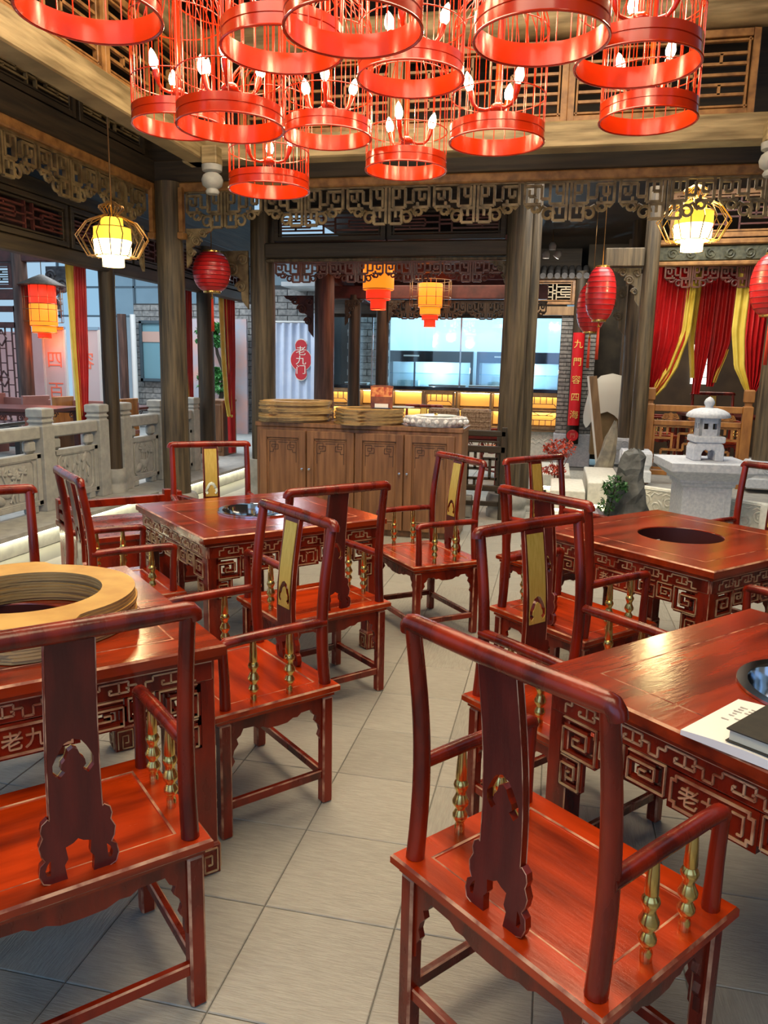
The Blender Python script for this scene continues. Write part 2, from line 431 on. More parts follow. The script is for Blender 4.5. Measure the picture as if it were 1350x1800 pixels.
# lattice windows above the ring
def halfseg():
    return [(.12, 0, .12, 1), (.12, .82, 1, .82), (.12, .49, 1, .49), (.12, .17, 1, .17), (.40, .66, 1, .66), (.40, .33, .40, .66), (.40, .33, 1, .33),
            (.70, .66, .70, .82), (.70, .17, .70, .33), (0, .60, .12, .60), (0, .40, .12, .40)]
NW = [0]
def lattice_window(p, along, W, H, mframe, mbar, label, fw=.055, bw=.022, nrm=(0, 1, 0)):
    """frame and bars; p = lower corner, along = unit direction, up is z"""
    NW[0] += 1
    p = Vector(p); a = Vector(along); z = Vector((0, 0, 1))
    P = lambda u, v: p + a * u + z * v
    fr = MB()
    for q in ((P(fw / 2, 0), P(fw / 2, H)), (P(W - fw / 2, 0), P(W - fw / 2, H))): fr.bar(q[0], q[1], .07, fw, up=tuple(a))
    for v in (fw / 2, H - fw / 2): fr.bar(P(fw, v), P(W - fw, v), .07, fw)
    for q in ((P(fw + .02, fw), P(fw + .02, H - fw)), (P(W - fw - .02, fw), P(W - fw - .02, H - fw))): fr.bar(q[0], q[1], .045, .018, up=tuple(a))
    for v in (fw + .02, H - fw - .02): fr.bar(P(fw, v), P(W - fw, v), .045, .018)
    o = fr.build('window_%d' % NW[0], mframe, None, .004); tag(o, label, kind='structure')
    iw = W / 2 - fw - .03; ih = H - 2 * fw - .06; cx = W / 2; cy = fw + .03
    for s in (-1, 1):
        for (x0, y0, x1, y1) in halfseg():
            q0 = P(cx + s * x0 * iw, cy + y0 * ih); q1 = P(cx + s * x1 * iw, cy + y1 * ih)
            MB().bar(q0, q1, .03, bw, up=(0, 0, 1) if abs(q0.z - q1.z) < 1e-4 else tuple(a)).build('lattice_bar', mbar, o)
    return o
for k, lab in enumerate(('third honey lattice window from the right above the far ring beam', 'middle honey lattice window above the far ring beam', 'right honey lattice window above the far ring beam')):
    lattice_window((-2.99 + 1.47 * k, 7.17, 3.66), (1, 0, 0), 1.47, .64, honey, honey, lab)
for k in range(3):
    lattice_window((-3.40, 2.55 + 1.5 * k, 3.66), (0, 1, 0), 1.5, .64, honey, honey, 'honey lattice window above the left ring beam, number %s from the far corner' % ('three', 'two', 'one')[k])
# dark lattice panels on the upper left outer wall and under the left gallery lintel
for k in range(4):
    lattice_window((-4.22, 3.0 + 1.15 * k, 3.66), (0, 1, 0), 1.1, .34, dark_wood_x, frieze_wood, 'dark lattice panel high above the left frieze', .05, .016)
for k in range(6):
    lattice_window((-4.62, 4.6 + 1.12 * k, 2.66), (0, 1, 0), 1.08, .38, dark_wood_x, red_lat, 'red brown lattice panel above the stone balustrade', .045, .016)
wall('wall_left_backing', (-4.74, 7.8, 2.86), (.03, 9.0, .42), mat('dark_red_board', (.03, .010, .012), rough=.6))
for k in range(2):
    lattice_window((-3.2 + 1.30 * k, 8.6, 2.97), (1, 0, 0), 1.28, .36, dark_wood_x, red_lat, 'dark lattice panel above the far lintel, %s half' % ('left', 'right')[k], .05, .016)

# ---------------------------------------------------------------- columns
def column(x, y, z0, z1, r, label, base=None, m=None, cat='column', group=None):
    t = empty('wooden_column', (x, y, z0), random.random() * 6, label, cat, group)
    hb = base[1] if base else 0
    ph = random.random() * 6
    n = 20; vs = []; fs = []; K = 14
    for i in range(K + 1):
        z = hb + (z1 - z0 - hb) * i / K
        for k in range(n):
            a = 2 * PI * k / n
            rr = r * (1 + .018 * math.sin(3 * a + i * .7 + ph) + .012 * math.sin(7 * a + ph * 2)) * (1 - .06 * i / K)
            vs.append((rr * math.cos(a), rr * math.sin(a), z))
    for i in range(K):
        for k in range(n):
            fs.append((i * n + k, i * n + (k + 1) % n, (i + 1) * n + (k + 1) % n, (i + 1) * n + k))
    fs += [tuple(reversed(range(n))), tuple(K * n + k for k in range(n))]
    MB().add(vs, fs, 0, True).build('shaft', m or col_wood, t)
    if base:
        R_, H_, kind = base
        if kind == 'round':
            MB().lathe([(R_, 0), (R_, H_ * .3), (R_ * .93, H_ * .34), (R_ * .93, H_ * .44), (R_ * 1.02, H_ * .55), (R_ * 1.03, H_ * .75), (R_ * .92, H_), (0, H_)], 20).build('stone_base', stone, t)
        else:
            sb = MB().loft([(0, 0), (0, H_ * .34), (.02, H_ * .40), (.02, H_ * .48), (0, H_ * .55), (0, H_ * .90), (.015, H_)], R_, R_).build('stone_base', stone_lt if kind == 'pale' else stone, t, .004)
            sb.rotation_euler = (0, 0, -t.rotation_euler.z)
            cv = MB()
            for q in range(4):
                fr = lambda u, v, q=q: (Matrix.Rotation(q * PI / 2, 3, 'Z') @ Vector((u, -R_ - .004, v)))
                cv.tube(spiral((0, H_ * .73), R_ * .35, 2, 20, fr), .007, 5)
            c_ = cv.build('carved_scroll', stone_lt if kind == 'pale' else stone, t); c_.rotation_euler = (0, 0, -t.rotation_euler.z)
    return t
column(-4.02, 7.70, 0, 3.42, .145, 'thick weathered corner column on the left with honey trim at its top', (.22, .2, 'round'))
for s in ((-4.02 - .15, 7.62), (-4.02 + .16, 7.66)):
    o = MB().loft([(0, 2.86), (-.012, 2.87), (-.012, 2.92), (0, 2.93), (0, 3.36)], .022, .03, (s[0], s[1], 0)).build('trim_%d' % (90 + int(s[0] * -10)), honey); tag(o, 'honey trim strip beside the corner column', kind='structure')
column(-3.38, 8.68, 0, 3.3, .145, 'dark column left of the cabinet at the left end of the far lintel', (.21, .5, 'round'))
column(-.47, 8.52, 0, 3.6, .135, 'dark column right of the cabinet at the right end of the far lintel', (.22, .26, 'round'))
column(-.34, 9.0, 0, 3.6, .09, 'thinner dark column directly behind the one right of the cabinet', (.18, .2, 'round'))
column(-4.66, 7.51, .2, 3.1, .085, 'slender dark post in front of the stone balustrade, nearest the left lantern', (.125, .26, 'round'), dark_wood)
column(-4.60, 9.72, .2, 3.1, .11, 'slender dark post farther along the stone balustrade under the red round lantern', (.14, .2, 'round'), dark_wood)
column(-4.60, 11.9, .2, 3.1, .12, 'dark post at the far end of the left walkway beside the last yellow and red drape', (.16, .25, 'square'), dark_wood)
column(.95, 9.35, .36, 3.6, .088, 'dark column on a carved pale stone base behind the standing rock', (.17, .36, 'pale'))
column(.97, 11.3, .36, 3.6, .095, 'dark column on a pale stone base behind the other right column', (.19, .34, 'pale'))
column(2.34, 9.35, .36, 3.6, .14, 'dark column at the right edge beside the orange wooden fence', (.20, .30, 'pale'))
column(-3.34, 11.0, 0, 2.9, .15, 'red brown post right of the white curtain', None, mat('red_brown_post', (.045, .020, .014), (.13, .06, .04), rough=.5, scale=(6, 6, .5), nscale=4, bump=.3))
column(-3.15, 12.0, 0, 2.7, .10, 'dark post left of the lit bar glass', None, dark_wood)
column(-2.70, 12.0, 0, 2.7, .10, 'dark post in front of the lit bar glass', None, dark_wood)

# pendant posts at the inner corners of the ring
def pendant(x, y, label):
    t = empty('hanging_post', (x, y, 3.15), 0, label, 'hanging post')
    MB().box((0, 0, .33), (.15, .15, .16)).build('post', beam_wood, t, .01)
    MB().lathe([(0, 0), (.055, 0), (.065, .02), (.05, .045), (.09, .075), (.10, .12), (.085, .16), (.055, .185), (.09, .20), (.095, .25), (.06, .255), (0, .255)], 20).build('carved_drop', stone, t)
    return t
pendant(-3.22, 7.02, 'carved drop of the hanging post at the left corner of the ring beams')
pendant(1.56, 6.98, 'carved drop of the hanging post at the right corner of the ring beams')

# ---------------------------------------------------------------- carved friezes
def fz_unit(W, H, bw, sc_=True):
    """bars of one mirrored frieze unit, list of ((u,v),(u,v)); scrolls as list of point lists"""
    S = [(.022, 0, .022, -.96), (.06, -.05, .20, -.05), (.20, -.05, .20, -.55), (.06, -.05, .06, -.55), (.06, -.55, .20, -.55), (.13, -.05, .13, -.30), (.06, -.30, .13, -.30),
         (.03, -.60, .16, -.60), (.16, -.60, .16, -.96), (.03, -.96, .16, -.96), (.09, -.60, .09, -.80), (.20, -.42, .29, -.42), (.29, -.10, .29, -.42), (.29, -.10, .47, -.10), (.47, 0, .47, -.55),
         (.36, -.10, .36, -.35), (.36, -.35, .42, -.35), (.29, -.55, .47, -.55), (.34, -.42, .34, -.55), (.42, -.20, .42, -.35)]
    out = []
    for s in (-1, 1):
        for a, b, c, d in S: out.append(((s * a * W, b * H), (s * c * W, d * H)))
    sp = []
    if sc_:
        for s in (-1, 1):
            f = lambda u, v, s=s: (s * u, v)
            sp.append(spiral((.215 * W, -.80 * H), .17 * H, 1.1, 16, f, PI, -1, .55))
            sp.append(spiral((.35 * W, -.66 * H), .13 * H, 1.1, 14, f, PI * 1.2, -1, .5))
            sp.append([f(.23 * W, -.66 * H), f(.27 * W, -.60 * H), f(.30 * W, -.70 * H), f(.33 * W, -.76 * H)])
            sp.append([f(.40 * W, -.60 * H), f(.43 * W, -.64 * H), f(.46 * W, -.55 * H)])
    return out, sp
def frieze(name, origin, along, nrm, W, n, H, m, label, bw=.024, th=.035, ends=True):
    t = empty(name, origin, 0, label, 'carved frieze')
    a = Vector(along); nn = Vector(nrm)
    F = lambda u, v: a * u + Vector((0, 0, v))
    bars, sp = fz_unit(W, H, bw)
    mb = MB()
    mb.bar(F(-W / 2, 0), F(W / 2, 0), th, bw)
    for p, q in bars:
        P, Q = F(*p), F(*q); mb.bar(P, Q, th if abs(P.z - Q.z) < 1e-5 else th, bw, up=(0, 0, 1) if abs(P.z - Q.z) < 1e-5 else tuple(a))
    for s_ in sp: mb.tube([F(*p) for p in s_], bw * .62, 6)
    me = mb.mesh('carved_panel', [m])
    for i in range(n):
        o = inst(me, 'carved_panel', t, tuple(a * (W * (i + .5)))); 
    return t
frieze('carved_frieze', (-3.86, 7.74, 3.33), (1, 0, 0), (0, -1, 0), .86, 7, .36, frieze_wood, 'long carved openwork frieze hanging along the far side')
frieze('carved_frieze', (-4.22, .7, 3.32), (0, 1, 0), (1, 0, 0), .86, 8, .34, frieze_wood, 'carved openwork frieze hanging along the left side')
frieze('carved_frieze', (-3.2, 8.58, 2.74), (1, 0, 0), (0, -1, 0), .64, 4, .22, red_lat, 'dark red carved frieze under the far lintel', .016)
frieze('carved_frieze', (-2.6, 12.0, 2.60), (1, 0, 0), (0, -1, 0), .6, 4, .26, dark_wood, 'black carved frieze in front of the bar glass', .022)
frieze('carved_frieze', (1.12, 9.6, 2.80), (1, 0, 0), (0, -1, 0), .6, 2, .24, red_lat, 'dark carved frieze over the right red drapes', .018)

# carved scroll brackets at column heads
def bracket(loc, rz, s, m, label):
    t = empty('carved_bracket', loc, rz, label, 'carved bracket')
    mb = MB(); f = lambda u, v: (u, 0, v)
    mb.prism([[(0, 0), (s, 0), (s * .92, -.10 * s), (.55 * s, -.20 * s), (.38 * s, -.5 * s), (.2 * s, -.62 * s), (.16 * s, -1.1 * s), (0, -1.3 * s)]], .03, lambda u, v, w_: (u, w_ - .015, v))
    for c, r in (((.62 * s, -.16 * s), .15 * s), ((.38 * s, -.42 * s), .16 * s), ((.18 * s, -.8 * s), .12 * s), ((.12 * s, -.2 * s), .12 * s)):
        for yy in (-.02, .02): mb.tube(spiral(c, r, 1.6, 22, lambda u, v, yy=yy: (u, yy, v)), .014 * s / .4, 6)
    mb.build('scrollwork', m, t)
    return t
bracket((-3.53, 8.62, 2.88), PI, .50, frieze_wood, 'carved scroll bracket beside the column left of the cabinet')
bracket((-3.85, 7.74, 2.975), 0, .30, frieze_wood, 'small carved bracket right of the corner column')
bracket((-4.22, 7.50, 2.965), -PI / 2, .34, frieze_wood, 'small carved bracket left of the corner column under the left frieze')
bracket((.85, 9.35, 2.75), PI, .32, col_wood, 'carved scroll bracket on the column behind the standing rock')
bracket((.86, 11.3, 2.75), PI, .5, col_wood, 'carved scroll bracket on the rear right column')
bracket((-.58, 8.56, 2.74), PI, .2, col_wood, 'small bracket on the column right of the cabinet')
bracket((-3.28, 11.9, 2.62), 0, .30, dark_wood, 'dark bracket on the post left of the bar glass')
bracket((-3.5, 10.98, 2.6), PI, .45, red_lat, 'red brown bracket above the white curtain')
bracket((-2.6, 11.95, 2.62), 0, .26, dark_wood, 'dark bracket on the post in front of the bar glass')
for dx, lab in ((0, 'thick wooden tie beam stub beside the right column'),):
    o = MB().box((.66, 9.34, 2.86), (.42, .14, .2)).build('trim_61', col_wood, None, .01); tag(o, lab, kind='structure')

# ================================================================ TABLES
TS = .54     # half side
def square_ring_with_hole(mb, half, r, z, n=64, mi=0):
    """flat panel between a square outline and a round hole"""
    vs = []
    for k in range(n):
        a = 2 * PI * k / n + PI / 4; c, s = math.cos(a), math.sin(a); q = half / max(abs(c), abs(s))
        vs += [(q * c, q * s, z), (r * c, r * s, z)]
    mb.add(vs, [(2 * k, 2 * ((k + 1) % n), 2 * ((k + 1) % n) + 1, 2 * k + 1) for k in range(n)], mi)
KEY = [(0, .10), (0, .55), (.06, .55), (.06, .30), (.03, .30)]
def table_parts():
    P = {}
    # top: frame boards around a panel with a hole
    mb = MB()
    prof = [(.03, .716), (.012, .722), (.012, .732), (0, .737), (0, .764), (.006, .770), (.120, .770), (.1215, .768), (.1245, .768), (.126, .770)]
    mb.loft(prof, TS, TS, mi=[0, 0, 0, 0, 1, 0, 1, 1, 1], cap=False)
    square_ring_with_hole(mb, TS - .126, .215, .770)
    mb.lathe([(.215, .770), (.213, .768), (.213, .70)], 64, cap=False)
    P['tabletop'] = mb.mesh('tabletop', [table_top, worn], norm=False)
    # leg with fret block foot
    mb = MB(); mb.loft([(0, 0), (0, .10), (.006, .105), (.006, .716)], .042, .042, mi=[0, 0, 0])
    P['leg'] = mb.mesh('leg', [lac, worn], .003, 1)
    mb = MB()
    for q in range(4):
        fr = lambda u, v, q=q: tuple(Matrix.Rotation(q * PI / 2, 3, 'Z') @ Vector((u, -.0435, v)))
        pts = [(-.03, .012), (-.03, .09), (.03, .09), (.03, .012), (-.012, .012), (-.012, .068), (.012, .068), (.012, .036), (-.002, .036)]
        for a, b in zip(pts, pts[1:]):
            mb.bar(fr(*a), fr(*b), .004, .007, up=tuple(Matrix.Rotation(q * PI / 2, 3, 'Z') @ Vector((0, 1, 0))))
    P['foot_fret'] = mb.mesh('foot_fret', [gold_worn])
    # apron band with stepped key line (front side, -y)
    yb = -(TS - .035)
    mb = MB(); mb.box((0, yb, .686), (2 * TS - .07, .018, .062)); P['apron'] = mb.mesh('apron', [lac, worn], .003, 1)
    mb = MB()
    unit = [(0, -.022), (0, .004), (.022, .004), (.022, .018), (.048, .018), (.075, .018), (.102, .018), (.102, .004), (.124, .004), (.124, -.022), (.150, -.022)]
    hook = [((.075, .018), (.075, -.014)), ((.048, -.014), (.102, -.014)), ((.048, -.014), (.048, -.002)), ((.102, -.014), (.102, -.002)), ((.048, -.002), (.056, -.002)), ((.102, -.002), (.094, -.002))]
    for i in range(6):
        x0 = -.45 + i * .15
        g = lambda p: (x0 + p[0], yb - .0105, .688 + p[1])
        for a, b in list(zip(unit, unit[1:])) + hook: mb.bar(g(a), g(b), .005, .006, up=(0, 1, 0))
    mb.bar((-.5, yb - .0105, .7165), (.5, yb - .0105, .7165), .005, .004, up=(0, 1, 0))
    P['key_line'] = mb.mesh('key_line', [gold_worn])
    # square spiral frets under the band
    def sq(mb, x0, z0, w_, h_, s):
        pts = [(0, 0), (w_, 0), (w_, -h_), (0, -h_), (0, -h_ * .28), (w_ * .72, -h_ * .28), (w_ * .72, -h_ * .70), (w_ * .32, -h_ * .70), (w_ * .32, -h_ * .50), (w_ * .5, -h_ * .50)]
        for a, b in zip(pts, pts[1:]):
            A = (s * (x0 + a[0]), yb, z0 + a[1]); B = (s * (x0 + b[0]), yb, z0 + b[1])
            mb.bar(A, B, .020, .013, 0, up=(0, 1, 0)); mb.bar((A[0], yb - .0105, A[2]), (B[0], yb - .0105, B[2]), .003, .0075, 1, up=(0, 1, 0))
    for s in (-1, 1):
        mb = MB()
        sq(mb, -.455, .652, .115, .105, s); sq(mb, -.455, .540, .065, .090, s)
        sq(mb, -.325, .652, .075, .070, s)
        sq(mb, -.235, .652, .110, .080, s)
        mb.bar((s * -.458, yb, .650), (s * -.458, yb, .44), .018, .012, up=(0, 1, 0))
        mb.bar((s * -.34, yb, .58), (s * -.12, yb, .575), .018, .010, up=(0, 1, 0))
        P['fret%d' % s] = mb.mesh('fret', [lac, gold_worn])
    # plaque with the three characters
    mb = MB(); c = .018
    def plq(w_, h_, cc): return [(-w_ + cc, -h_), (w_ - cc, -h_), (w_ - cc, -h_ + cc), (w_, -h_ + cc), (w_, h_ - cc), (w_ - cc, h_ - cc), (w_ - cc, h_), (-w_ + cc, h_), (-w_ + cc, h_ - cc), (-w_, h_ - cc), (-w_, -h_ + cc), (-w_ + cc, -h_ + cc)]
    G = lambda u, v, w_: (u, yb - .009 + w_, .602 + v)
    mb.prism([[(-.115, -.05), (.115, -.05), (.115, .05), (-.115, .05)]], .02, G, 0)
    a, b = plq(.108, .043, .012), plq(.102, .037, .012)
    mb.prism([a, b[::-1]], -.005, G, 1)
    add_text(mb, '老九门', .058, lambda x, y, z: (x, yb - .0115 - z, .602 + y), 1, .003)
    P['plaque'] = mb.mesh('plaque', [lac, gold_worn])
    return P
TP = table_parts()
def make_table(x, y, rz, label):
    t = empty('hotpot_table', (x, y, 0), rz, label, 'table', 'square red hotpot tables with fretwork aprons')
    inst(TP['tabletop'], 'tabletop', t)
    for sx in (-1, 1):
        for sy in (-1, 1):
            l = inst(TP['leg'], 'leg', t, (sx * (TS - .065), sy * (TS - .065), 0)); inst(TP['foot_fret'], 'foot_fret', l)
    for q in range(4):
        a = inst(TP['apron'], 'apron', t, (0, 0, 0), q * PI / 2)
        inst(TP['key_line'], 'key_line', a)
        for s in (-1, 1): inst(TP['fret%d' % s], 'fret', t, (0, 0, 0), q * PI / 2)
        tag(inst(TP['plaque'], 'plaque', t, (0, 0, 0), q * PI / 2), 'red plaque with three gilt characters')
    return t
D45 = math.radians
tabA = make_table(-1.69, 2.04, D45(46), 'square red table at the left with round wooden trays stacked on it')
tabB = make_table(-1.65, 4.12, D45(47), 'square red table in front of the cabinet with a bright steel pot')
tabC = make_table(.68, 4.18, D45(47), 'square red table at the right with an empty dark round hole')
tabD = make_table(.76, 2.14, D45(47), 'square red table at the lower right with papers lying on it')
def pot(t, x, y, label, m1, m2, deep=.12, rim=.012):
    p = empty('hotpot_pot', (x, y, .70), 0, label, 'pot')
    MB().lathe([(.205, .010), (.2125, .058), (.214, .0715), (.228, .0715), (.228, .079), (.2, .079), (.196, .070), (.190, .01), (.165, -deep + .02), (.12, -deep), (0, -deep)], 48, cap=False).build('bowl', m1, p)
    return p
pB = pot(tabB, -1.65, 4.12, 'shiny steel pot sunk in the table in front of the cabinet', steel, steel)
pD = pot(tabD, .76, 2.14, 'chrome pot sunk in the lower right table beside the papers', steel, steel)
hc = empty('heating_well', (.68, 4.18, .58), 0, 'dark well with a black cooker inside the empty table hole', 'cooker')
MB().lathe([(.211, .185), (.211, 0), (0, 0)], 40, cap=False).build('well', mat('well_red', (.05, .008, .008), rough=.5), hc)
MB().lathe([(.17, .001), (.17, .04), (.15, .05), (0, .05)], 32).build('hob', black_gloss, hc)
MB().box((-.10, .13, .12), (.05, .003, .018), mat=Matrix.Rotation(.65, 3, 'Z')).build('sticker', paper, hc)
ha = empty('heating_well', (-1.69, 2.04, .58), 0, 'dark well under the tray stack on the left table', 'cooker')
MB().lathe([(.211, .185), (.211, 0), (0, 0)], 40, cap=False).build('well', MATS['well_red'], ha)

# ================================================================ CHAIRS
def curve_y(z):
    """rearward lean of the back of the chair"""
    t = max(0, (z - .467) / .583)
    return -.215 - .028 * math.sin(t * PI * .5) * t + .020 * math.sin(PI * t)
def chair_parts():
    P = {}
    HX, HY = .30, .245
    mb = MB()
    mb.loft([(.030, .418), (.016, .424), (.016, .434), (.005, .439), (0, .444), (0, .461), (.005, .467), (.068, .467), (.070, .4655), (.074, .4655), (.076, .463)], HX, HY, mi=[0, 0, 0, 1, 0, 1, 0, 1, 1, 0])
    P['seat'] = mb.mesh('seat', [lac_lit_top, worn], norm=True)
    r = .021
    def post(x, zs, f, rr): return MB().tube([(x, f(z), z) for z in zs], rr, 10)
    zs = [.0] + [.418]
    P['front_leg'] = MB().box((0, 0, .21), (.042, .042, .42)).mesh('leg', [lac, worn], .006, 1)
    zz = [.467 + .583 * i / 10 for i in range(11)]
    P['rear_leg'] = MB().box((0, 0, .21), (.042, .042, .42)).mesh('leg', [lac, worn], .006, 1)
    P['back_post'] = MB().tube([(0, curve_y(z), z) for z in zz], [.0225 - .004 * i / 10 for i in range(11)], 12).mesh('back_post', [lac])
    yt = curve_y(1.05)
    # top rail: straight bar with rounded ends
    pts = [(-.272, yt + .002, 1.028), (-.270, yt, 1.040), (-.262, yt, 1.048), (-.25, yt, 1.05), (-.12, yt - .004, 1.05), (0, yt - .006, 1.05), (.12, yt - .004, 1.05), (.25, yt, 1.05), (.262, yt, 1.048), (.270, yt, 1.040), (.272, yt + .002, 1.028)]
    P['top_rail'] = MB().tube(pts, [.0185, .0195, .021, .0215, .0225, .023, .0225, .0215, .021, .0195, .0185], 12).mesh('top_rail', [lac])
    # splat: flat board with cut-outs, bent along the back curve
    def ruyi():
        o = []
        for k in range(13):
            a = math.radians(-48 + 276 * k / 12); rx = .047 * (1 + .12 * math.cos(3 * (a - PI / 2))); o.append((rx * math.cos(a), .740 + rx * 1.0 * math.sin(a)))
        i_ = []
        for k in range(13):
            a = math.radians(228 - 276 * k / 12); rx = .026 * (1 + .25 * math.cos(3 * (a - PI / 2))); i_.append((rx * math.cos(a), .738 + rx * math.sin(a)))
        return o + i_
    W0, W1 = .062, .056
    out = [(-.030, .463), (-.035, .500), (-.026, .512), (-.030, .540), (-.012, .545), (0, .553), (.012, .545), (.030, .540), (.026, .512), (.035, .500), (.030, .463),
           (W0, .463), (.086, .472), (.094, .492), (.090, .513), (.078, .522), (.086, .535), (.090, .556), (.080, .576), (.084, .590), (.080, .606), (.066, .616), (W0, .612)]
    right = out[11:]
    n = 9
    side = [(W0 - (W0 - W1) * k / n, .612 + (1.035 - .612) * k / n) for k in range(1, n + 1)]
    full = out + side + [(-x, y) for x, y in reversed(side)] + [(-x, y) for x, y in reversed(right)]
    slot = [(.068, .487), (.076, .487), (.080, .498), (.074, .512), (.066, .520)]
    hole = ruyi()
    loops = [full, hole, slot, [(-x, y) for x, y in reversed(slot)]]
    vs = []; es = []
    for lp in loops:
        b = len(vs); vs += [Vector(p) for p in lp]; es += [(b + i, b + (i + 1) % len(lp)) for i in range(len(lp))]
    for k in range(1, 16):
        for u in (-.05, -.0, .05):
            q = (u, .57 + k * .028)
            if abs(q[1] - .74) > .06: vs.append(Vector(q))
    V, F = fill(vs, es, full, loops[1:])
    th = .018
    fr = lambda u, v, w_: (u, curve_y(v) + .012 - w_, v)
    mb = MB(); nV = len(V)
    mb.add([fr(p.x, p.y, 0) for p in V] + [fr(p.x, p.y, th) for p in V], [tuple(f) for f in F] + [tuple(nV + i for i in reversed(f)) for f in F], 0)
    for lp in loops:
        k = len(lp)
        mb.add([fr(p[0], p[1], 0) for p in lp] + [fr(p[0], p[1], th) for p in lp], [(i, (i + 1) % k, k + (i + 1) % k, k + i) for i in range(k)], 1)
    # thin worn outline along the board edges, front and back
    P['splat'] = mb.mesh('splat', [lac_dark, lac])
    ed = MB()
    for sx in (-1, 1):
        for yo in (.0125, -.0065): ed.tube([(sx * (W0 - (W0 - W1) * (z - .612) / .423), curve_y(z) + yo, z) for z in [.615 + .42 * i / 8 for i in range(9)]], .0013, 4)
    for lp in (full[11:23], [(-x, y) for x, y in full[11:23]]):
        ed.tube([(u, curve_y(v) + .012 - th, v) for u, v in lp], .0013, 4)
    P['splat_edge'] = ed.mesh('worn_edge', [worn])
    mb = MB()
    g = [(x, y) for x, y in [(-.046, .690), (.046, .690)]] + [(.046, .690 + .33 * k / 8) for k in range(1, 9)] + [(-.046, 1.02 - .33 * k / 8) for k in range(0, 8)]
    vs = [Vector(p) for p in g] + [Vector(p) for p in hole]
    es = [(i, (i + 1) % len(g)) for i in range(len(g))] + [(len(g) + i, len(g) + (i + 1) % len(hole)) for i in range(len(hole))]
    V, F = fill(vs, es, g, [hole])
    nV = len(V); fr2 = lambda u, v, w_: (u, curve_y(v) + .012 + w_, v)
    mb.add([fr2(p.x, p.y, .0) for p in V] + [fr2(p.x, p.y, .003) for p in V], [tuple(f) for f in F] + [tuple(nV + i for i in reversed(f)) for f in F], 0)
    for lp in (g, hole):
        k = len(lp)
        mb.add([fr2(p[0], p[1], 0) for p in lp] + [fr2(p[0], p[1], .003) for p in lp], [(i, (i + 1) % k, k + (i + 1) % k, k + i) for i in range(k)], 0)
    P['inlay'] = mb.mesh('brass_inlay', [brass_flat])
    # arms
    pts = [(0, -.20, .700), (0, -.05, .702), (0, .12, .700), (0, .185, .697), (0, .198, .690), (0, .201, .680)]
    P['armrest'] = MB().tube(pts, [.0175, .0185, .0185, .0185, .018, .0175], 10).mesh('armrest', [lac])
    P['arm_post'] = MB().tube([(0, .19, .465), (0, .192, .58), (0, .198, .69)], [.0195, .0175, .0165], 10).mesh('arm_post', [lac])
    s = .225
    pr = [(.0125, 0), (.0125, .022), (.0095, .030), (.013, .036), (.0185, .046), (.0185, .054), (.012, .066), (.0115, .070), (.020, .082), (.0205, .090), (.013, .106), (.0118, .114), (.0165, .124), (.019, .132), (.0165, .140), (.0125, .146), (.0145, .150), (.0125, .19), (.010, .222)]
    P['spindle'] = MB().lathe(pr, 18).mesh('spindle', [brass])
    def apron(L, deep):
        h = L / 2 - .022; f = lambda u, v, w_: (u, w_, v)
        half = [(0, .418 - .060), (.05, .418 - .058), (.08, .418 - .046), (.105, .418 - .048), (.125, .418 - .036), (h - .055, .418 - .034), (h - .045, .418 - .055), (h - .030, .418 - .065), (h - .036, .418 - .085),
                (h - .020, .418 - .105), (h - .015, .418 - .125), (h - .022, .418 - .145), (h - .010, .418 - .165), (h - .010, .418 - .20), (h, .418 - .21), (h, .418)]
        if L < .5: half = [(min(x, h) if i > 4 else x * .75, y) for i, (x, y) in enumerate(half)]
        poly = half + [(-x, y) for x, y in reversed(half)][:-1]
        return MB().prism([poly], .016, f, 0).mesh('apron', [lac, worn])
    P['apron_x'] = apron(.53, 0); P['apron_y'] = apron(.42, 0)
    P['str_x'] = MB().box((0, 0, 0), (.49, .022, .034)).mesh('stretcher', [lac, worn], .004, 1)
    P['str_y'] = MB().box((0, 0, 0), (.022, .38, .034)).mesh('stretcher', [lac, worn], .004, 1)
    return P
CP = chair_parts()
chair0 = empty('armchair')
LX, LYb, LYf = .262, -.205, .198
for sx in (-1, 1):
    inst(CP['front_leg'], 'leg', chair0, (sx * LX, LYf, 0)); inst(CP['rear_leg'], 'leg', chair0, (sx * LX, LYb, 0))
inst(CP['seat'], 'seat', chair0)
for sx in (-1, 1):
    inst(CP['back_post'], 'back_post', chair0, (sx * .256, .010, 0))
inst(CP['top_rail'], 'top_rail', chair0, (0, .01, 0))
_s = inst(CP['splat'], 'splat', chair0, (0, .01, 0), 0, (.91, 1, 1)); inst(CP['splat_edge'], 'worn_edge', _s); tag(inst(CP['inlay'], 'brass_inlay', _s), 'brushed brass inlay')
for sx in (-1, 1):
    inst(CP['armrest'], 'armrest', chair0, (sx * .262, 0, 0)); inst(CP['arm_post'], 'arm_post', chair0, (sx * .262, 0, 0))
    for y in (-.055, .085): tag(inst(CP['spindle'], 'spindle', chair0, (sx * .262, y, .466)), 'polished brass spindle')
inst(CP['apron_x'], 'apron', chair0, (0, LYf - .008, 0)); inst(CP['apron_x'], 'apron', chair0, (0, LYb - .008, 0))
inst(CP['apron_y'], 'apron', chair0, (LX + .008, -.004, 0), PI / 2); inst(CP['apron_y'], 'apron', chair0, (-LX + .008, -.004, 0), PI / 2)
for y in (LYf, LYb): inst(CP['str_x'], 'stretcher', chair0, (0, y, .105))
for sx in (-1, 1): inst(CP['str_y'], 'stretcher', chair0, (sx * LX, -.004, .115))
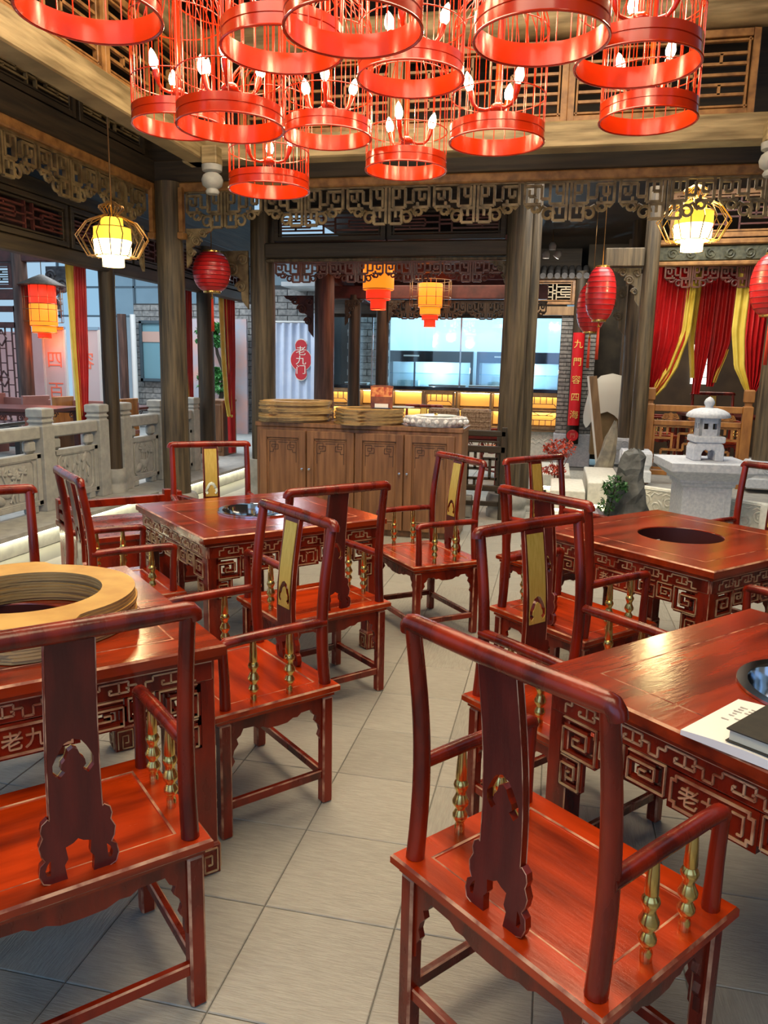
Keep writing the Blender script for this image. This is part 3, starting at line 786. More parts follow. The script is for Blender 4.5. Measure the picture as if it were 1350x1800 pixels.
CH = [(-.96, 1.35, 137, 'red armchair at the lower left seen from behind, facing the table with the tray stack'),
      (-.08, 1.43, 51, 'large red armchair at the lower right seen from behind, facing the table with papers'),
      (-.935, 2.726, 229, 'red armchair with brass back panel facing left toward the tray stack table'),
      (-.94, 3.35, 138, 'red armchair seen from behind in front of the steel pot table'),
      (-.56, 4.78, 219, 'red armchair right of the steel pot table, before the right end of the cabinet'),
      (-2.34, 4.97, 303, 'red armchair behind the steel pot table facing the camera beside the corner column'),
      (-2.32, 3.32, 46, 'red armchair at the left side of the steel pot table seen edge on'),
      (-2.41, 2.73, 313, 'red armchair cut by the left edge behind the tray stack table'),
      (-.03, 3.445, 47, 'red armchair seen from behind at the left side of the empty hole table'),
      (-.06, 2.79, 319, 'red armchair with brass back panel behind the left corner of the papers table'),
      (-.11, 4.94, 321, 'red armchair facing the camera behind the empty hole table, before the column'),
      (1.375, 5.0, 225, 'red armchair at the right edge before the stone lantern, behind the empty hole table'),
      (1.35, 3.35, 135, 'red armchair cut by the right edge, only its arm showing between the right tables')]
for i, (x, y, ph, lab) in enumerate(CH):
    o = chair0 if i == 0 else copy_tree(chair0)
    a = math.radians(ph); o.location = (x + .235 * math.cos(a), y + .235 * math.sin(a), 0); o.rotation_euler = (0, 0, a - PI / 2)
    tag(o, lab, 'chair', 'red lacquer armchairs with brass spindles')

# ================================================================ WOODEN TRAYS (rings with two handles)
def tray_mesh(Rr, r, th=.0095):
    n = 72; out = []
    for k in range(n):
        a = 2 * PI * k / n; d = min(abs(a), abs(a - PI), abs(a - 2 * PI))
        b = 1 if d < .20 else (max(0, .5 + .5 * math.cos(PI * (d - .20) / .20)) if d < .40 else 0)
        rr = Rr + .055 * b
        out.append((rr * math.cos(a), rr * math.sin(a)))
    hole = [(r * math.cos(-2 * PI * k / 48), r * math.sin(-2 * PI * k / 48)) for k in range(48)]
    return MB().prism([out, hole], th, None, 0, 1).mesh('wooden_tray', [board, board_edge])
tmesh = tray_mesh(.335, .232)
random.seed(21)
ORD = ['', 'first', 'second', 'third', 'fourth', 'fifth', 'sixth', 'seventh', 'eighth', 'ninth', 'tenth', 'eleventh', 'twelfth', 'thirteenth']
def tray_stack(x, y, z, n, rz, group, first, rest, bottom, jit=.006, zs=1.0):
    for i in range(n):
        lab = bottom if i == 0 else (first if i == n - 1 else rest % ORD[n - i])
        o = inst(tmesh, 'wooden_tray', None, (x + random.uniform(-jit, jit), y + random.uniform(-jit, jit), z + i * .0103 * zs), rz + random.uniform(-.06, .06), (1, 1, zs))
        tag(o, lab, 'tray', group)
tray_stack(-1.62, 2.07, .7725, 10, D45(-50), 'round wooden trays on the left table', 'topmost ring shaped wooden tray on the left red table', 'ring shaped wooden tray, %s from the top of the stack on the left red table', 'lowest ring shaped wooden tray resting on the left red table', .004)
cabT = 1.062
tray_stack(-2.52, 7.36, cabT, 10, .9, 'wooden trays in the left stack on the cabinet', 'topmost wooden tray of the left stack on the brown cabinet', 'wooden tray, %s from the top of the left stack on the brown cabinet', 'lowest wooden tray of the left stack on the brown cabinet', .018, 1.95)
tray_stack(-1.77, 7.36, cabT, 9, 1.3, 'wooden trays in the right stack on the cabinet', 'topmost wooden tray of the right stack on the brown cabinet, under the menu card', 'wooden tray, %s from the top of the right stack on the brown cabinet', 'lowest wooden tray of the right stack on the brown cabinet', .010, 1.6)

# ================================================================ CABINET
cab = empty('sideboard', (-1.83, 7.36, 0), 0, 'long brown wooden sideboard with four panelled doors and tray stacks on top', 'cabinet')
CX, CY, CHh = 1.02, .28, 1.06
MB().loft([(.03, 0), (.03, .06), (.012, .06), (.012, CHh - .045), (0, CHh - .04), (0, CHh)], CX, CY, mi=[0] * 5).build('body', cab_wood, cab, .004)
dw = .478
for k in range(4):
    x0 = -CX + .05 + k * (dw + .0025); yf = -CY - .012
    d = MB()
    H0, H1 = .07, .985
    d.box((x0 + dw / 2, yf + .012, (H0 + H1) / 2), (dw - .006, .018, H1 - H0))
    for xx in (x0 + .04, x0 + dw - .04): d.box((xx, yf, (H0 + H1) / 2), (.07, .022, H1 - H0))
    for zz in (H0 + .035, H1 - .035): d.box((x0 + dw / 2, yf, zz), (dw - .15, .022, .07))
    do = d.build('door', cab_wood, cab, .003)
    # moulding and carved corner frets
    mo = MB()
    for xx in (x0 + .085, x0 + dw - .085): mo.box((xx, yf + .004, (H0 + H1) / 2), (.016, .016, H1 - H0 - .155))
    for zz in (H0 + .085, H1 - .085): mo.box((x0 + dw / 2, yf + .004, zz), (dw - .155, .016, .016))
    mo.build('moulding', cab_wood, do, .004)
    gr = MB()
    for s, xc in ((1, x0 + .105), (-1, x0 + dw - .105)):
        g = lambda u, v: (xc + s * u, yf + .0025, H1 - .11 - v)
        pts = [(0, .20), (0, 0), (.06, 0), (.06, .055), (.02, .055), (.02, .028), (.085, .028), (.085, .075), (.035, .075), (.035, .10), (0, .10)]
        for a, b in zip(pts, pts[1:]): gr.bar(g(*a), g(*b), .004, .007, up=(0, 1, 0))
    gr.bar((x0 + .19, yf + .0025, H1 - .115), (x0 + dw - .19, yf + .0025, H1 - .115), .004, .006, up=(0, 1, 0))
    gr.build('carved_fret', cab_line, do)
    xk = x0 + dw - .035 if k % 2 == 0 else x0 + .035
    tag(MB().lathe([(.010, 0), (.010, .004), (.005, .008), (.005, .016), (.010, .022), (.011, .028), (0, .032)], 12, (xk, yf - .011, .62), ax=Matrix.Rotation(PI / 2, 3, 'X')).build('knob', steel, do), 'small metal knob')
# things on the cabinet
tr = empty('glass_tray', (-1.10, 7.27, 1.062), 0, 'oval cut glass tray with a lid plate at the right end of the cabinet', 'tray')
glass_cut = mat('cut_glass', (.55, .56, .58), (.82, .83, .85), rough=.08, nscale=40, spec=.8, lo=.45, hi=.55, bump=.6)
g_ = MB(); n = 60
prof = [(.255, 0), (.275, .02), (.29, .05), (.30, .085), (.285, .095), (.27, .09), (.25, .03), (0, .025)]
g_.lathe(prof, n, cap=False)
g_.v = [(x * (1 + .018 * math.cos(20 * math.atan2(y, x))), y * .75 * (1 + .018 * math.cos(20 * math.atan2(y, x))), z) for x, y, z in g_.v]
g_.build('dish', glass_cut, tr)
rs = MB()
for k in range(22):
    a = 2 * PI * k / 22; rs.ball((.292 * math.cos(a), .219 * math.sin(a), .05), .026, 8, 5)
rs.build('cut_rosettes', glass_cut, tr)
MB().lathe([(0, .096), (.17, .096), (.20, .105), (.16, .107), (0, .107)], 32).build('plate', mat('pale_plate', (.62, .66, .55), rough=.3), tr)
tag(MB().lathe([(.016, .107), (.02, .118), (.012, .126), (0, .128)], 12).build('knob', brass, tr), 'brass lid knob')
mc = empty('menu_card', (-1.62, 7.22, cabT + 9 * .01648 + .001), .05, 'standing menu card with a red food picture on the right tray stack', 'menu card')
MB().prism([[(-.105, 0), (.105, 0), (.11, .215), (.07, .222), (0, .224), (-.07, .222), (-.11, .215)]], .012, lambda u, v, w_: (u, w_, v)).build('card', mat('menu_dark', (.09, .02, .012), (.35, .11, .03), rough=.4, nscale=9), mc)
MB().prism([[(-.10, .115), (.10, .115), (.105, .20), (0, .208), (-.105, .20)]], .002, lambda u, v, w_: (u, w_ - .0025, v)).build('picture', mat('menu_food', (.45, .05, .012), (.80, .34, .10), rough=.4, nscale=22, lo=.4, hi=.6), mc)
MB().box((0, -.003, .03), (.13, .003, .038)).build('label_strip', paper, mc)
MB().box((0, .02, .006), (.18, .07, .008)).build('foot', black_gloss, mc)
pl = MB().lathe([(0, 0), (.10, 0), (.15, .012), (.145, .015), (.10, .005), (0, .005)], 32).build('serving_plate', mat('pale_blue_plate', (.60, .68, .70), rough=.25), None, loc=(-1.50, 7.50, cabT + 9 * .01648)); tag(pl, 'pale plate on the right tray stack beside the menu card', 'plate')

# ================================================================ PAPERS ON THE LOWER RIGHT TABLE
bk = empty('open_booklet', (.535, 1.80, .7712), D45(-38), 'open white booklet with faint print at the edge of the lower right table', 'booklet')
v = []; N_ = 12
for i in range(N_ + 1):
    u = -.15 + .30 * i / N_; zt = .012 + .010 * math.sin(PI * i / N_)
    v += [(u, -.14, zt), (u, .14, zt), (u, -.14, 0), (u, .14, 0)]
f_ = []
for i in range(N_):
    b = 4 * i; f_ += [(b, b + 1, b + 5, b + 4), (b + 2, b + 6, b + 7, b + 3), (b, b + 4, b + 6, b + 2), (b + 1, b + 3, b + 7, b + 5)]
f_ += [(0, 2, 3, 1), (4 * N_, 4 * N_ + 1, 4 * N_ + 3, 4 * N_ + 2)]
MB().add(v, f_, 0).build('pages', paper, bk)
pr_ = MB()
random.seed(5)
for r_ in range(7):
    for q in range(5):
        if random.random() < .75:
            u = -.11 + q * .025; L_ = random.uniform(.010, .02); vv = -.01 + r_ * .016
            zt = .0125 + .010 * math.sin(PI * (u + .15) / .30)
            pr_.box((u, vv, zt + .0006), (L_, .005, .0006))
pr_.build('printed_lines', ink, bk)
fo = empty('black_folder', (.615, 1.722, .7945), D45(-38), 'black bound folder with a yellow note lying on the booklet', 'folder')
MB().box((0, 0, .030), (.32, .24, .004)).build('cover', ebony, fo, .001)
MB().box((0, .003, .014), (.31, .23, .027)).build('page_block', mat('cream_pages', (.66, .62, .48), rough=.7), fo)
MB().box((0, 0, .0016), (.32, .24, .003)).build('cover', ebony, fo, .001)
MB().box((0.02, .03, .0328), (.10, .075, .0012), mat=Matrix.Rotation(.5, 3, 'Z')).build('sticky_note', note_y, fo)

# ================================================================ LEFT STONE BALUSTRADE
bal = empty('stone_balustrade', (-4.70, 0, .2), 0, 'grey carved stone balustrade along the raised left walkway', 'balustrade')
def bal_post(y):
    MB().loft([(0, 0), (0, .62), (0, .80), (.012, .81), (.012, .825), (0, .835), (0, .85), (.012, .86), (.012, .875), (-.004, .885), (-.004, .955), (.012, .965)], .085, .085).build('stone_post', stone, bal, .004, loc=(0, y, 0))
random.seed(3)
def bal_panel(y0, y1, kind):
    L = y1 - y0; yc = (y0 + y1) / 2
    MB().box((0, yc, .745), (.12, L, .12)).build('handrail', stone, bal, .012)
    p = MB(); p.box((0, yc, .31), (.07, L, .48))
    for yy in (y0 + .03, y1 - .03): p.box((.0, yy, .31), (.10, .06, .48))
    for zz in (.09, .53): p.box((.0, yc, zz), (.10, L, .05))
    po = p.build('panel', stone, bal, .004)
    for yy in (y0 + .10, y1 - .10): MB().box((0, yy, .62), (.08, .14, .13)).build('rail_block', stone, bal, .03)
    for yy in (y0 + .12, y1 - .12): MB().box((0, yy, .035), (.10, .10, .07)).build('panel_foot', stone, bal, .01)
    c = MB(); X = .037
    loop = [(X, yc + sx * (L / 2 - .10 - q), .31 + sz * (.19 - (.04 - q))) for sx, sz, q in ((-1, -1, 0.04), (1, -1, .04), (1, -1, 0), (1, 1, 0), (1, 1, .04), (-1, 1, .04), (-1, 1, 0), (-1, -1, 0))]
    c.tube(loop, .010, 5, closed=True)
    if kind == 'bamboo':
        for q in range(4):
            yy = yc - .12 + q * .08; c.tube([(X, yy, .15), (X, yy + .02, .30), (X, yy + .015, .46)], .015, 6)
        for q in range(16):
            a = random.uniform(-2.4, -.7); yy = yc + random.uniform(-.2, .2); zz = random.uniform(.22, .46)
            c.ball((X, yy, zz), (.016, .065, .018), 6, 4, mat=Matrix.Rotation(a, 3, 'X'))
    else:
        for q in range(4):
            yy = yc + random.uniform(-.16, .16); zt = random.uniform(.34, .43)
            c.tube([(X, yc + (q - 1.5) * .04, .15), (X, yy * .5 + yc * .5, .26), (X, yy, zt)], .012, 5)
            for k in range(6):
                a = -PI * .1 + k * PI / 5 * 1.1; c.ball((X, yy + .03 * math.cos(a), zt + .03 * math.sin(a)), (.018, .040, .018), 6, 4, mat=Matrix.Rotation(a, 3, 'X'))
        for q in range(5):
            c.ball((X, yc + random.uniform(-.24, .24), random.uniform(.17, .30)), (.018, .08, .045), 8, 5, mat=Matrix.Rotation(random.uniform(-.6, .6), 3, 'X'))
    c.build('carved_plants', stone, po)
BP = [4.5, 5.43, 6.36, 7.28, 7.74, 8.55, 9.44]
for y in BP: bal_post(y)
kinds = ['lotus', 'lotus', 'bamboo', None, 'lotus', 'bamboo', 'lotus', 'bamboo']
for a, b, k in zip(BP, BP[1:], kinds):
    if k: bal_panel(a + .085, b - .085, k)

# ================================================================ DRAPES
def sheet(rows, fr, nf, amp, m, name, parent, ph=0.0, nu=40):
    """rows = (z, left, right); fr(u, fold, z) -> point"""
    vs = []; NV = 26
    def at(z):
        for (z0, l0, r0), (z1, l1, r1) in zip(rows, rows[1:]):
            if z1 <= z <= z0:
                t = (z0 - z) / (z0 - z1); t_ = t * t * (3 - 2 * t) * .35 + t * .65
                return l0 + (l1 - l0) * t_, r0 + (r1 - r0) * t_
        return rows[-1][1], rows[-1][2]
    zt, zb = rows[0][0], rows[-1][0]; w0 = rows[0][2] - rows[0][1]
    for j in range(NV + 1):
        z = zt + (zb - zt) * j / NV; l, r = at(z)
        cmp_ = min(1.6, max(.6, w0 / max(.02, (r - l))))
        for i in range(nu + 1):
            u = i / nu
            vs.append(fr(l + (r - l) * u, amp * (.6 + .3 * cmp_) * math.sin(2 * PI * nf * u + ph + .5 * math.sin(3 * u + z)), z))
    fs = [(j * (nu + 1) + i, j * (nu + 1) + i + 1, (j + 1) * (nu + 1) + i + 1, (j + 1) * (nu + 1) + i) for j in range(NV) for i in range(nu)]
    mb = MB(); mb.add(vs, fs, 0, True)
    return mb.build(name, m, parent)
def drape(loc, axis, red, yel, label, tie=None, nf=5, amp=.03):
    if axis == 'x' and yel and yel[0][0] > 2.5: yel = [(red[0][0],) + yel[0][1:]] + yel
    t = empty('silk_drape', loc, 0, label, 'curtain', 'red and yellow silk drapes')
    fr = (lambda u, f, z: (f, u, z)) if axis == 'y' else (lambda u, f, z: (u, f, z))
    if red: sheet(red, fr, nf, amp, red_cloth, 'red_cloth', t)
    if yel: tag(sheet(yel, (lambda u, f, z: (f + .012, u, z)) if axis == 'y' else (lambda u, f, z: (u, f - .015, z)), 2, amp * .6, yel_cloth, 'yellow_border', t, 1.0, 16), 'yellow border cloth')
    if tie:
        y, z = tie; p = fr(y, 0, z)
        MB().lathe([(.035, -.02), (.045, 0), (.035, .02)], 12, p).build('tie_band', yel_cloth, t)
    return t
DX = -4.88
drape((DX, 7.18, 0), 'y', [(2.60, .08, .30), (1.7, .06, .27), (.95, .06, .20)], [(2.60, -.09, .09), (1.8, -.04, .08), (1.2, 0, .08), (.92, .0, .10)], 'first drape from the left, yellow beside red, reaching the stone post')
NT[0] = 100
beam((-4.88, 3.5, 2.62), (-4.88, 12, 2.62), .16, .08, dark_wood_x, 'dark inner lintel holding the left drapes')
drape((DX, 7.86, 0), 'y', [(2.60, -.06, .04), (1.8, -.06, .04), (1.25, -.05, .0)], [(2.60, .03, .15), (1.9, .0, .10), (1.25, -.06, .0)], 'narrow drape just right of the slender post, red beside yellow')
drape((DX, 9.62, 0), 'y', [(2.60, -.02, .28), (1.8, .0, .26), (1.0, .05, .24)], [(1.75, -.04, .06), (1.4, .0, .10), (.9, .04, .14)], 'red drape just right of the corner column with a yellow edge')
drape((DX, 10.85, 0), 'y', [(2.60, .10, .50), (1.7, .15, .48), (.95, .20, .42), (.25, .22, .40)], [(2.60, -.15, .16), (1.8, -.10, .20), (1.1, .0, .28), (.82, .12, .30)], 'last drape on the left side, yellow and red, hanging almost to the floor', (.26, .82))
YR = 9.72
drape((1.05, YR, 0), 'x', [(2.82, .02, .40), (2.0, -.02, .38), (1.6, -.02, .26), (1.38, .02, .12)], [(2.62, .36, .46), (2.1, .34, .44), (1.7, .22, .34), (1.45, .08, .22), (1.33, .02, .12)], 'red drape tied to the left orange post with a yellow edge on its right', None, 6)
beam((.9, YR + .42, 2.86), (3.2, YR + .42, 2.86), .3, .12, dark_wood_x, 'dark inner lintel holding the rear right drapes')
drape((1.50, YR + .35, 0), 'x', [(2.80, .10, .30), (2.0, .10, .28), (1.36, .12, .20)], [(2.66, .02, .12), (2.0, .02, .09), (1.55, .08, .13)], 'narrow red drape with yellow left edge behind the first right drape', None, 3)
drape((1.78, YR + .5, 0), 'x', [(2.80, .02, .26), (2.0, .0, .25), (1.45, .02, .10)], [(1.9, .20, .24), (1.5, .09, .13)], 'narrow red drape in the middle of the booth beside the small post', None, 3)
drape((1.98, YR - .05, 0), 'x', [(2.80, .06, .40), (2.0, .06, .38), (1.6, .12, .34), (1.40, .19, .26)], [(2.62, -.05, .10), (2.1, -.06, .09), (1.7, .0, .12), (1.5, .10, .18), (1.40, .16, .21)], 'red drape gathered at the right orange post with a yellow edge on its left', None, 6)

# ================================================================ LANTERNS
def wire_lantern(loc, s, top, wm, label):
    t = empty('wire_lantern', loc, .3, label, 'lantern', 'lit lanterns with wire cages')
    sh = empty  # shade tiers
    lo = MB().lathe([(.085 * s, 0), (.085 * s, .075 * s), (.14 * s, .080 * s), (.148 * s, .20 * s)], 28).build('lower_shade', shade_w, t)
    up = MB().lathe([(.148 * s, .20 * s), (.145 * s, .30 * s), (.09 * s, .305 * s), (.085 * s, .375 * s), (0, .376 * s)], 28).build('upper_shade', shade_y, t)
    for r, z in ((.087, 0), (.142, .078), (.147, .30)): MB().tube([(r * s * math.cos(a), r * s * math.sin(a), z * s) for a in [k * PI / 16 for k in range(32)]], .003 * s, 5, closed=True).build('rim_wire', wm, t)
    pr = [(.13, .075), (.20, .075), (.285, .225), (.20, .34), (.07, .395), (.055, .405), (.075, .425), (.10, .45), (.095, .465), (.05, .485), (.03, .50)]
    me = MB().tube([(r * s, 0, z * s) for r, z in pr], .0045 * s, 5).mesh('cage_wire', [wm])
    for k in range(18): inst(me, 'cage_wire', t, (0, 0, 0), 2 * PI * k / 18)
    MB().tube([(0, 0, .376 * s), (0, 0, top)], .006, 6).build('hanging_rod', wm, t)
    point('lantern_glow', (loc[0], loc[1], loc[2] - .04), 22 * s, (1, .82, .42), .08)
    return t
wire_lantern((-3.60, 5.92, 2.37), 1.0, 5.15 - 2.37, wire_dk, 'glowing yellow white lantern in a bronze wire cage at the upper left')
wire_lantern((1.20, 8.25, 2.77), 1.20, 5.15 - 2.77, wire_gold, 'glowing yellow white lantern in a gold wire cage at the upper right')
def tier_lantern(loc, tiers, top, label, cage=None, hat=False):
    t = empty('tiered_lantern', loc, .2, label, 'lantern')
    for (r, z0, z1, m_) in tiers:
        MB().lathe([(r * .97, z0), (r, z0 + .01), (r, z1 - .01), (r * .97, z1), (0, z1)], 28).build('shade_tier', m_, t)
        MB().tube([(r * 1.005 * math.cos(a), r * 1.005 * math.sin(a), z0 + .006) for a in [k * PI / 14 for k in range(28)]], .006, 5, closed=True).build('rim_ring', wire_dk, t)
    if cage:
        r, z0, z1 = cage
        for k in range(14):
            a = 2 * PI * k / 14; MB().tube([(r * math.cos(a), r * math.sin(a), z0), (r * math.cos(a), r * math.sin(a), z1)], .004, 4).build('cage_wire', wire_dk, t)
        for q in range(4):
            z = z0 + (z1 - z0) * q / 3; MB().tube([(r * math.cos(a), r * math.sin(a), z) for a in [k * PI / 14 for k in range(28)]], .004, 4, closed=True).build('cage_hoop', wire_dk, t)
    if hat: MB().lathe([(.36, tiers[0][2] - .02), (.34, tiers[0][2]), (.14, tiers[0][2] + .10), (.03, tiers[0][2] + .15), (0, tiers[0][2] + .15)], 28).build('hat', dark_wood, t)
    MB().tube([(0, 0, tiers[0][2]), (0, 0, top)], .006, 6).build('hanging_rod', wire_dk, t)
    point('lantern_glow', (loc[0], loc[1], loc[2] - .06), 7, (1, .22, .04), .08)
    return t
tier_lantern((-2.43, 10.5, 2.37), [(.21, .26, .62, shade_o), (.165, .13, .26, shade_r), (.105, 0, .13, shade_r)], 2.6, 'lit orange red tiered lantern behind the dark frieze above the cabinet')
tier_lantern((-1.88, 11.52, 2.20), [(.175, .28, .62, shade_o), (.15, .17, .28, shade_o), (.12, .10, .17, shade_r), (.085, 0, .10, shade_r)], 1.5, 'lit orange lantern in a thin wire cage before the bar glass', (.30, .30, .66))
tier_lantern((-7.95, 11.0, 1.95), [(.20, .52, .82, shade_r), (.205, .18, .52, shade_o), (.18, .08, .18, shade_o), (.10, 0, .08, shade_r)], 1.9, 'tall red and yellow lit lantern with a hat in the left courtyard', (.29, .25, .8), True)
def round_lantern(loc, r, h, top, label, tassel=.35, mark=True):
    t = empty('round_red_lantern', loc, 0, label, 'lantern', 'round red silk lanterns with tassels')
    pr = []
    N_ = 36
    for i in range(N_ + 1):
        a = PI * (.10 + .80 * i / N_); rr = r * (math.sin(a) ** .75) * (1 + .012 * math.cos(i * 2 * PI / 3))
        pr.append((rr, -h / 2 * math.cos(a) / math.cos(.1 * PI)))
    MB().lathe(pr, 32).build('silk_body', lantern_red, t)
    rb = MB()
    for q in range(2, 12):
        rr, zz = pr[int(3 * q)]; rb.tube([(rr * 1.004 * math.cos(a), rr * 1.004 * math.sin(a), zz) for a in [k * PI / 14 for k in range(28)]], .0035, 4, closed=True)
    rb.build('rib_lines', mat('dark_rib', (.16, .004, .006), rough=.5) if 'dark_rib' not in MATS else MATS['dark_rib'], t)
    for z in (-h / 2, h / 2): MB().lathe([(r * .46, z - .015), (r * .48, z), (r * .46, z + .015), (0, z + .015)], 20).build('gilt_cap', wire_gold, t)
    MB().lathe([(.006, -h / 2 - .08), (.018, -h / 2 - .07), (.006, -h / 2 - .05), (.004, -h / 2)], 8).build('tassel_bead', wire_gold, t)
    tb = MB()
    for k in range(8):
        a = 2 * PI * k / 8; tb.tube([(.008 * math.cos(a), .008 * math.sin(a), -h / 2 - .08), (.014 * math.cos(a), .014 * math.sin(a), -h / 2 - .08 - tassel)], .005, 4)
    tb.build('tassel', mat('tassel_red', (.62, .05, .02), rough=.7) if 'tassel_red' not in MATS else MATS['tassel_red'], t)
    MB().tube([(0, 0, h / 2), (0, 0, top - loc[2])], .005, 5).build('hanging_cord', wire_dk, t)
    return t
round_lantern((-3.79, 8.2, 2.60), .205, .42, 5.1, 'round red lantern right of the corner column on the left')
round_lantern((.42, 9.12, 2.45), .165, .57, 5.14, 'front one of the two overlapping red lanterns left of the rear right columns')
round_lantern((.36, 9.95, 2.36), .175, .57, 3.7, 'rear one of the two overlapping red lanterns left of the rear right columns')
round_lantern((2.02, 8.45, 2.47), .215, .58, 5.1, 'round red lantern cut by the right edge beside the drapes', .4)

# ================================================================ RED CAGE CHANDELIERS
def cage_parts():
    P = {}; r = .225; H = .075
    P['band'] = MB().lathe([(r - .004, 0), (r, .0), (r, .036), (r - .004, .038), (r - .004, .041), (r, .043), (r, H), (r - .004, H), (r - .006, H), (r - .006, 0), (r - .004, 0)], 56, cap=False).mesh('ring_band', [cage_red])
    P['rim'] = MB().tube([((r + .001) * math.cos(a), (r + .001) * math.sin(a), 0) for a in [k * PI / 24 for k in range(48)]], .0045, 6, closed=True).mesh('rim', [cage_red])
    pts = [(r - .003, 0, .07), (r - .003, 0, .48)] + [((r - .003) * math.cos(a), 0, .48 + .20 * math.sin(a)) for a in [PI / 2 * k / 8 for k in range(1, 8)]] + [(.012, 0, .682)]
    P['wire'] = MB().tube(pts, .0026, 5).mesh('wire', [cage_red])
    P['hoop'] = MB().tube([((r - .002) * math.cos(a), (r - .002) * math.sin(a), 0) for a in [k * PI / 24 for k in range(48)]], .003, 5, closed=True).mesh('hoop', [cage_red])
    P['rod'] = MB().tube([(0, 0, .17), (0, 0, .70)], .012, 8).mesh('centre_rod', [cage_red])
    P['hub'] = MB().lathe([(0, .135), (.03, .14), (.038, .155), (.03, .17), (.014, .18), (0, .18)], 14).mesh('hub', [cage_red])
    P['arm'] = MB().tube([(.02, 0, .155), (.06, 0, .145), (.10, 0, .150), (.118, 0, .170), (.128, 0, .20), (.134, 0, .225)], [.008, .008, .008, .010, .016, .016], 8).mesh('candle_arm', [cage_red])
    b = MB().lathe([(.010, 0), (.020, .018), (.023, .034), (.018, .056), (.009, .076), (0, .088)], 12, ax=Matrix.Rotation(.22, 3, 'Y'), c=(.136, 0, .226)); P['bulb'] = b.mesh('bulb', [bulb_m])
    return P
KP = cage_parts()
cage0 = empty('cage_lamp')
inst(KP['band'], 'ring_band', cage0); inst(KP['rim'], 'rim', cage0)
for k in range(26): inst(KP['wire'], 'wire', cage0, (0, 0, 0), 2 * PI * k / 26)
for z in (.20, .48): inst(KP['hoop'], 'hoop', cage0, (0, 0, z))
inst(KP['rod'], 'centre_rod', cage0); inst(KP['hub'], 'hub', cage0)
for k in range(3):
    a = inst(KP['arm'], 'candle_arm', cage0, (0, 0, 0), 2 * PI * k / 3 + .3); tag(inst(KP['bulb'], 'bulb', a), 'lit flame shaped bulb')
CG = [(-1.53, 2.44, 2.69, 0.2, 'red cage lamp at the upper left corner of the photo'), (-1.90, 3.77, 2.75, 1.9, 'red cage lamp leftmost below the top row, beside the left ring beam'),
      (-1.42, 3.29, 2.59, .5, 'red cage lamp in front of the leftmost lower cage, at its right'), (-1.06, 2.94, 2.74, 1.2, 'red cage lamp at the top, second large ring from the left'),
      (-.71, 2.64, 2.67, .9, 'red cage lamp at the top centre with the ring cut above'), (-1.23, 4.09, 2.76, 2.5, 'red cage lamp between the lowest left cage and the middle one'),
      (-1.65, 4.35, 2.57, 1.6, 'lowest red cage lamp on the left, above the carved frieze'), (-.68, 3.47, 2.80, .1, 'red cage lamp in the middle of the cluster under the top centre ring'),
      (-.89, 4.47, 2.68, 2.2, 'lowest red cage lamp at the centre, above the cabinet'), (-.35, 3.97, 2.67, 1.0, 'red cage lamp right of the centre with bulbs in full view'),
      (-.12, 2.87, 2.69, .4, 'red cage lamp at the top right of centre with a large ring'), (.22, 3.21, 2.71, 1.4, 'red cage lamp above the lowest right cage'),
      (.35, 4.12, 2.78, 2.8, 'lowest red cage lamp on the right, before the honey lattice')]
for i, (x, y, z, a, lab) in enumerate(CG):
    o = cage0 if i == 0 else copy_tree(cage0)
    o.location = (x, y, z); o.rotation_euler = (0, 0, a); tag(o, lab, 'pendant lamp', 'red birdcage pendant lamps')
    inst(MB().tube([(0, 0, .68), (0, 0, 5.1 - z)], .004, 5).mesh('cord', [cage_red]), 'cord', o)
    point('cage_glow', (x, y, z + .30), 9, WARM, .05)

# ================================================================ GARDEN AND BOOTH ON THE RIGHT
NT[0] = 110
def slab(poly, z0, z1, m, label, name=None):
    NT[0] += 1
    o = MB().prism([poly], z1 - z0, lambda u, v, w_: (u, v, z0 + w_)).build(name or 'trim_%d' % NT[0], m, None, .006)
    return tag(o, label, kind='structure')
slab([(.84, 9.05), (1.0, 8.92), (2.1, 8.05), (2.9, 7.45), (5.1, 7.45), (5.1, 17.1), (.84, 17.1)], 0, .30, stone, 'raised stone platform of the right booth')
wallpts = [(.80, 9.02), (.98, 8.86), (2.08, 7.99), (2.88, 7.40)]
kerb = empty('carved_stone_wall', (0, 0, 0), 0, 'low white stone wall carved with scrolling clouds under the right booth', 'low wall')
def edge_block(a, b, z0, z1, th, nm, m, bev=.01):
    a = Vector((*a, 0)); b = Vector((*b, 0)); d = (b - a).normalized(); n = Vector((-d.y, d.x, 0))
    q = [a, b, b + n * th, a + n * th]
    return MB().prism([[(p.x, p.y) for p in q]], z1 - z0, lambda u, v, w_: (u, v, z0 + w_)).build(nm, m, kerb, bev)
edge_block(wallpts[0], wallpts[1], .0, .37, .06, 'wall_block', stone_wh)
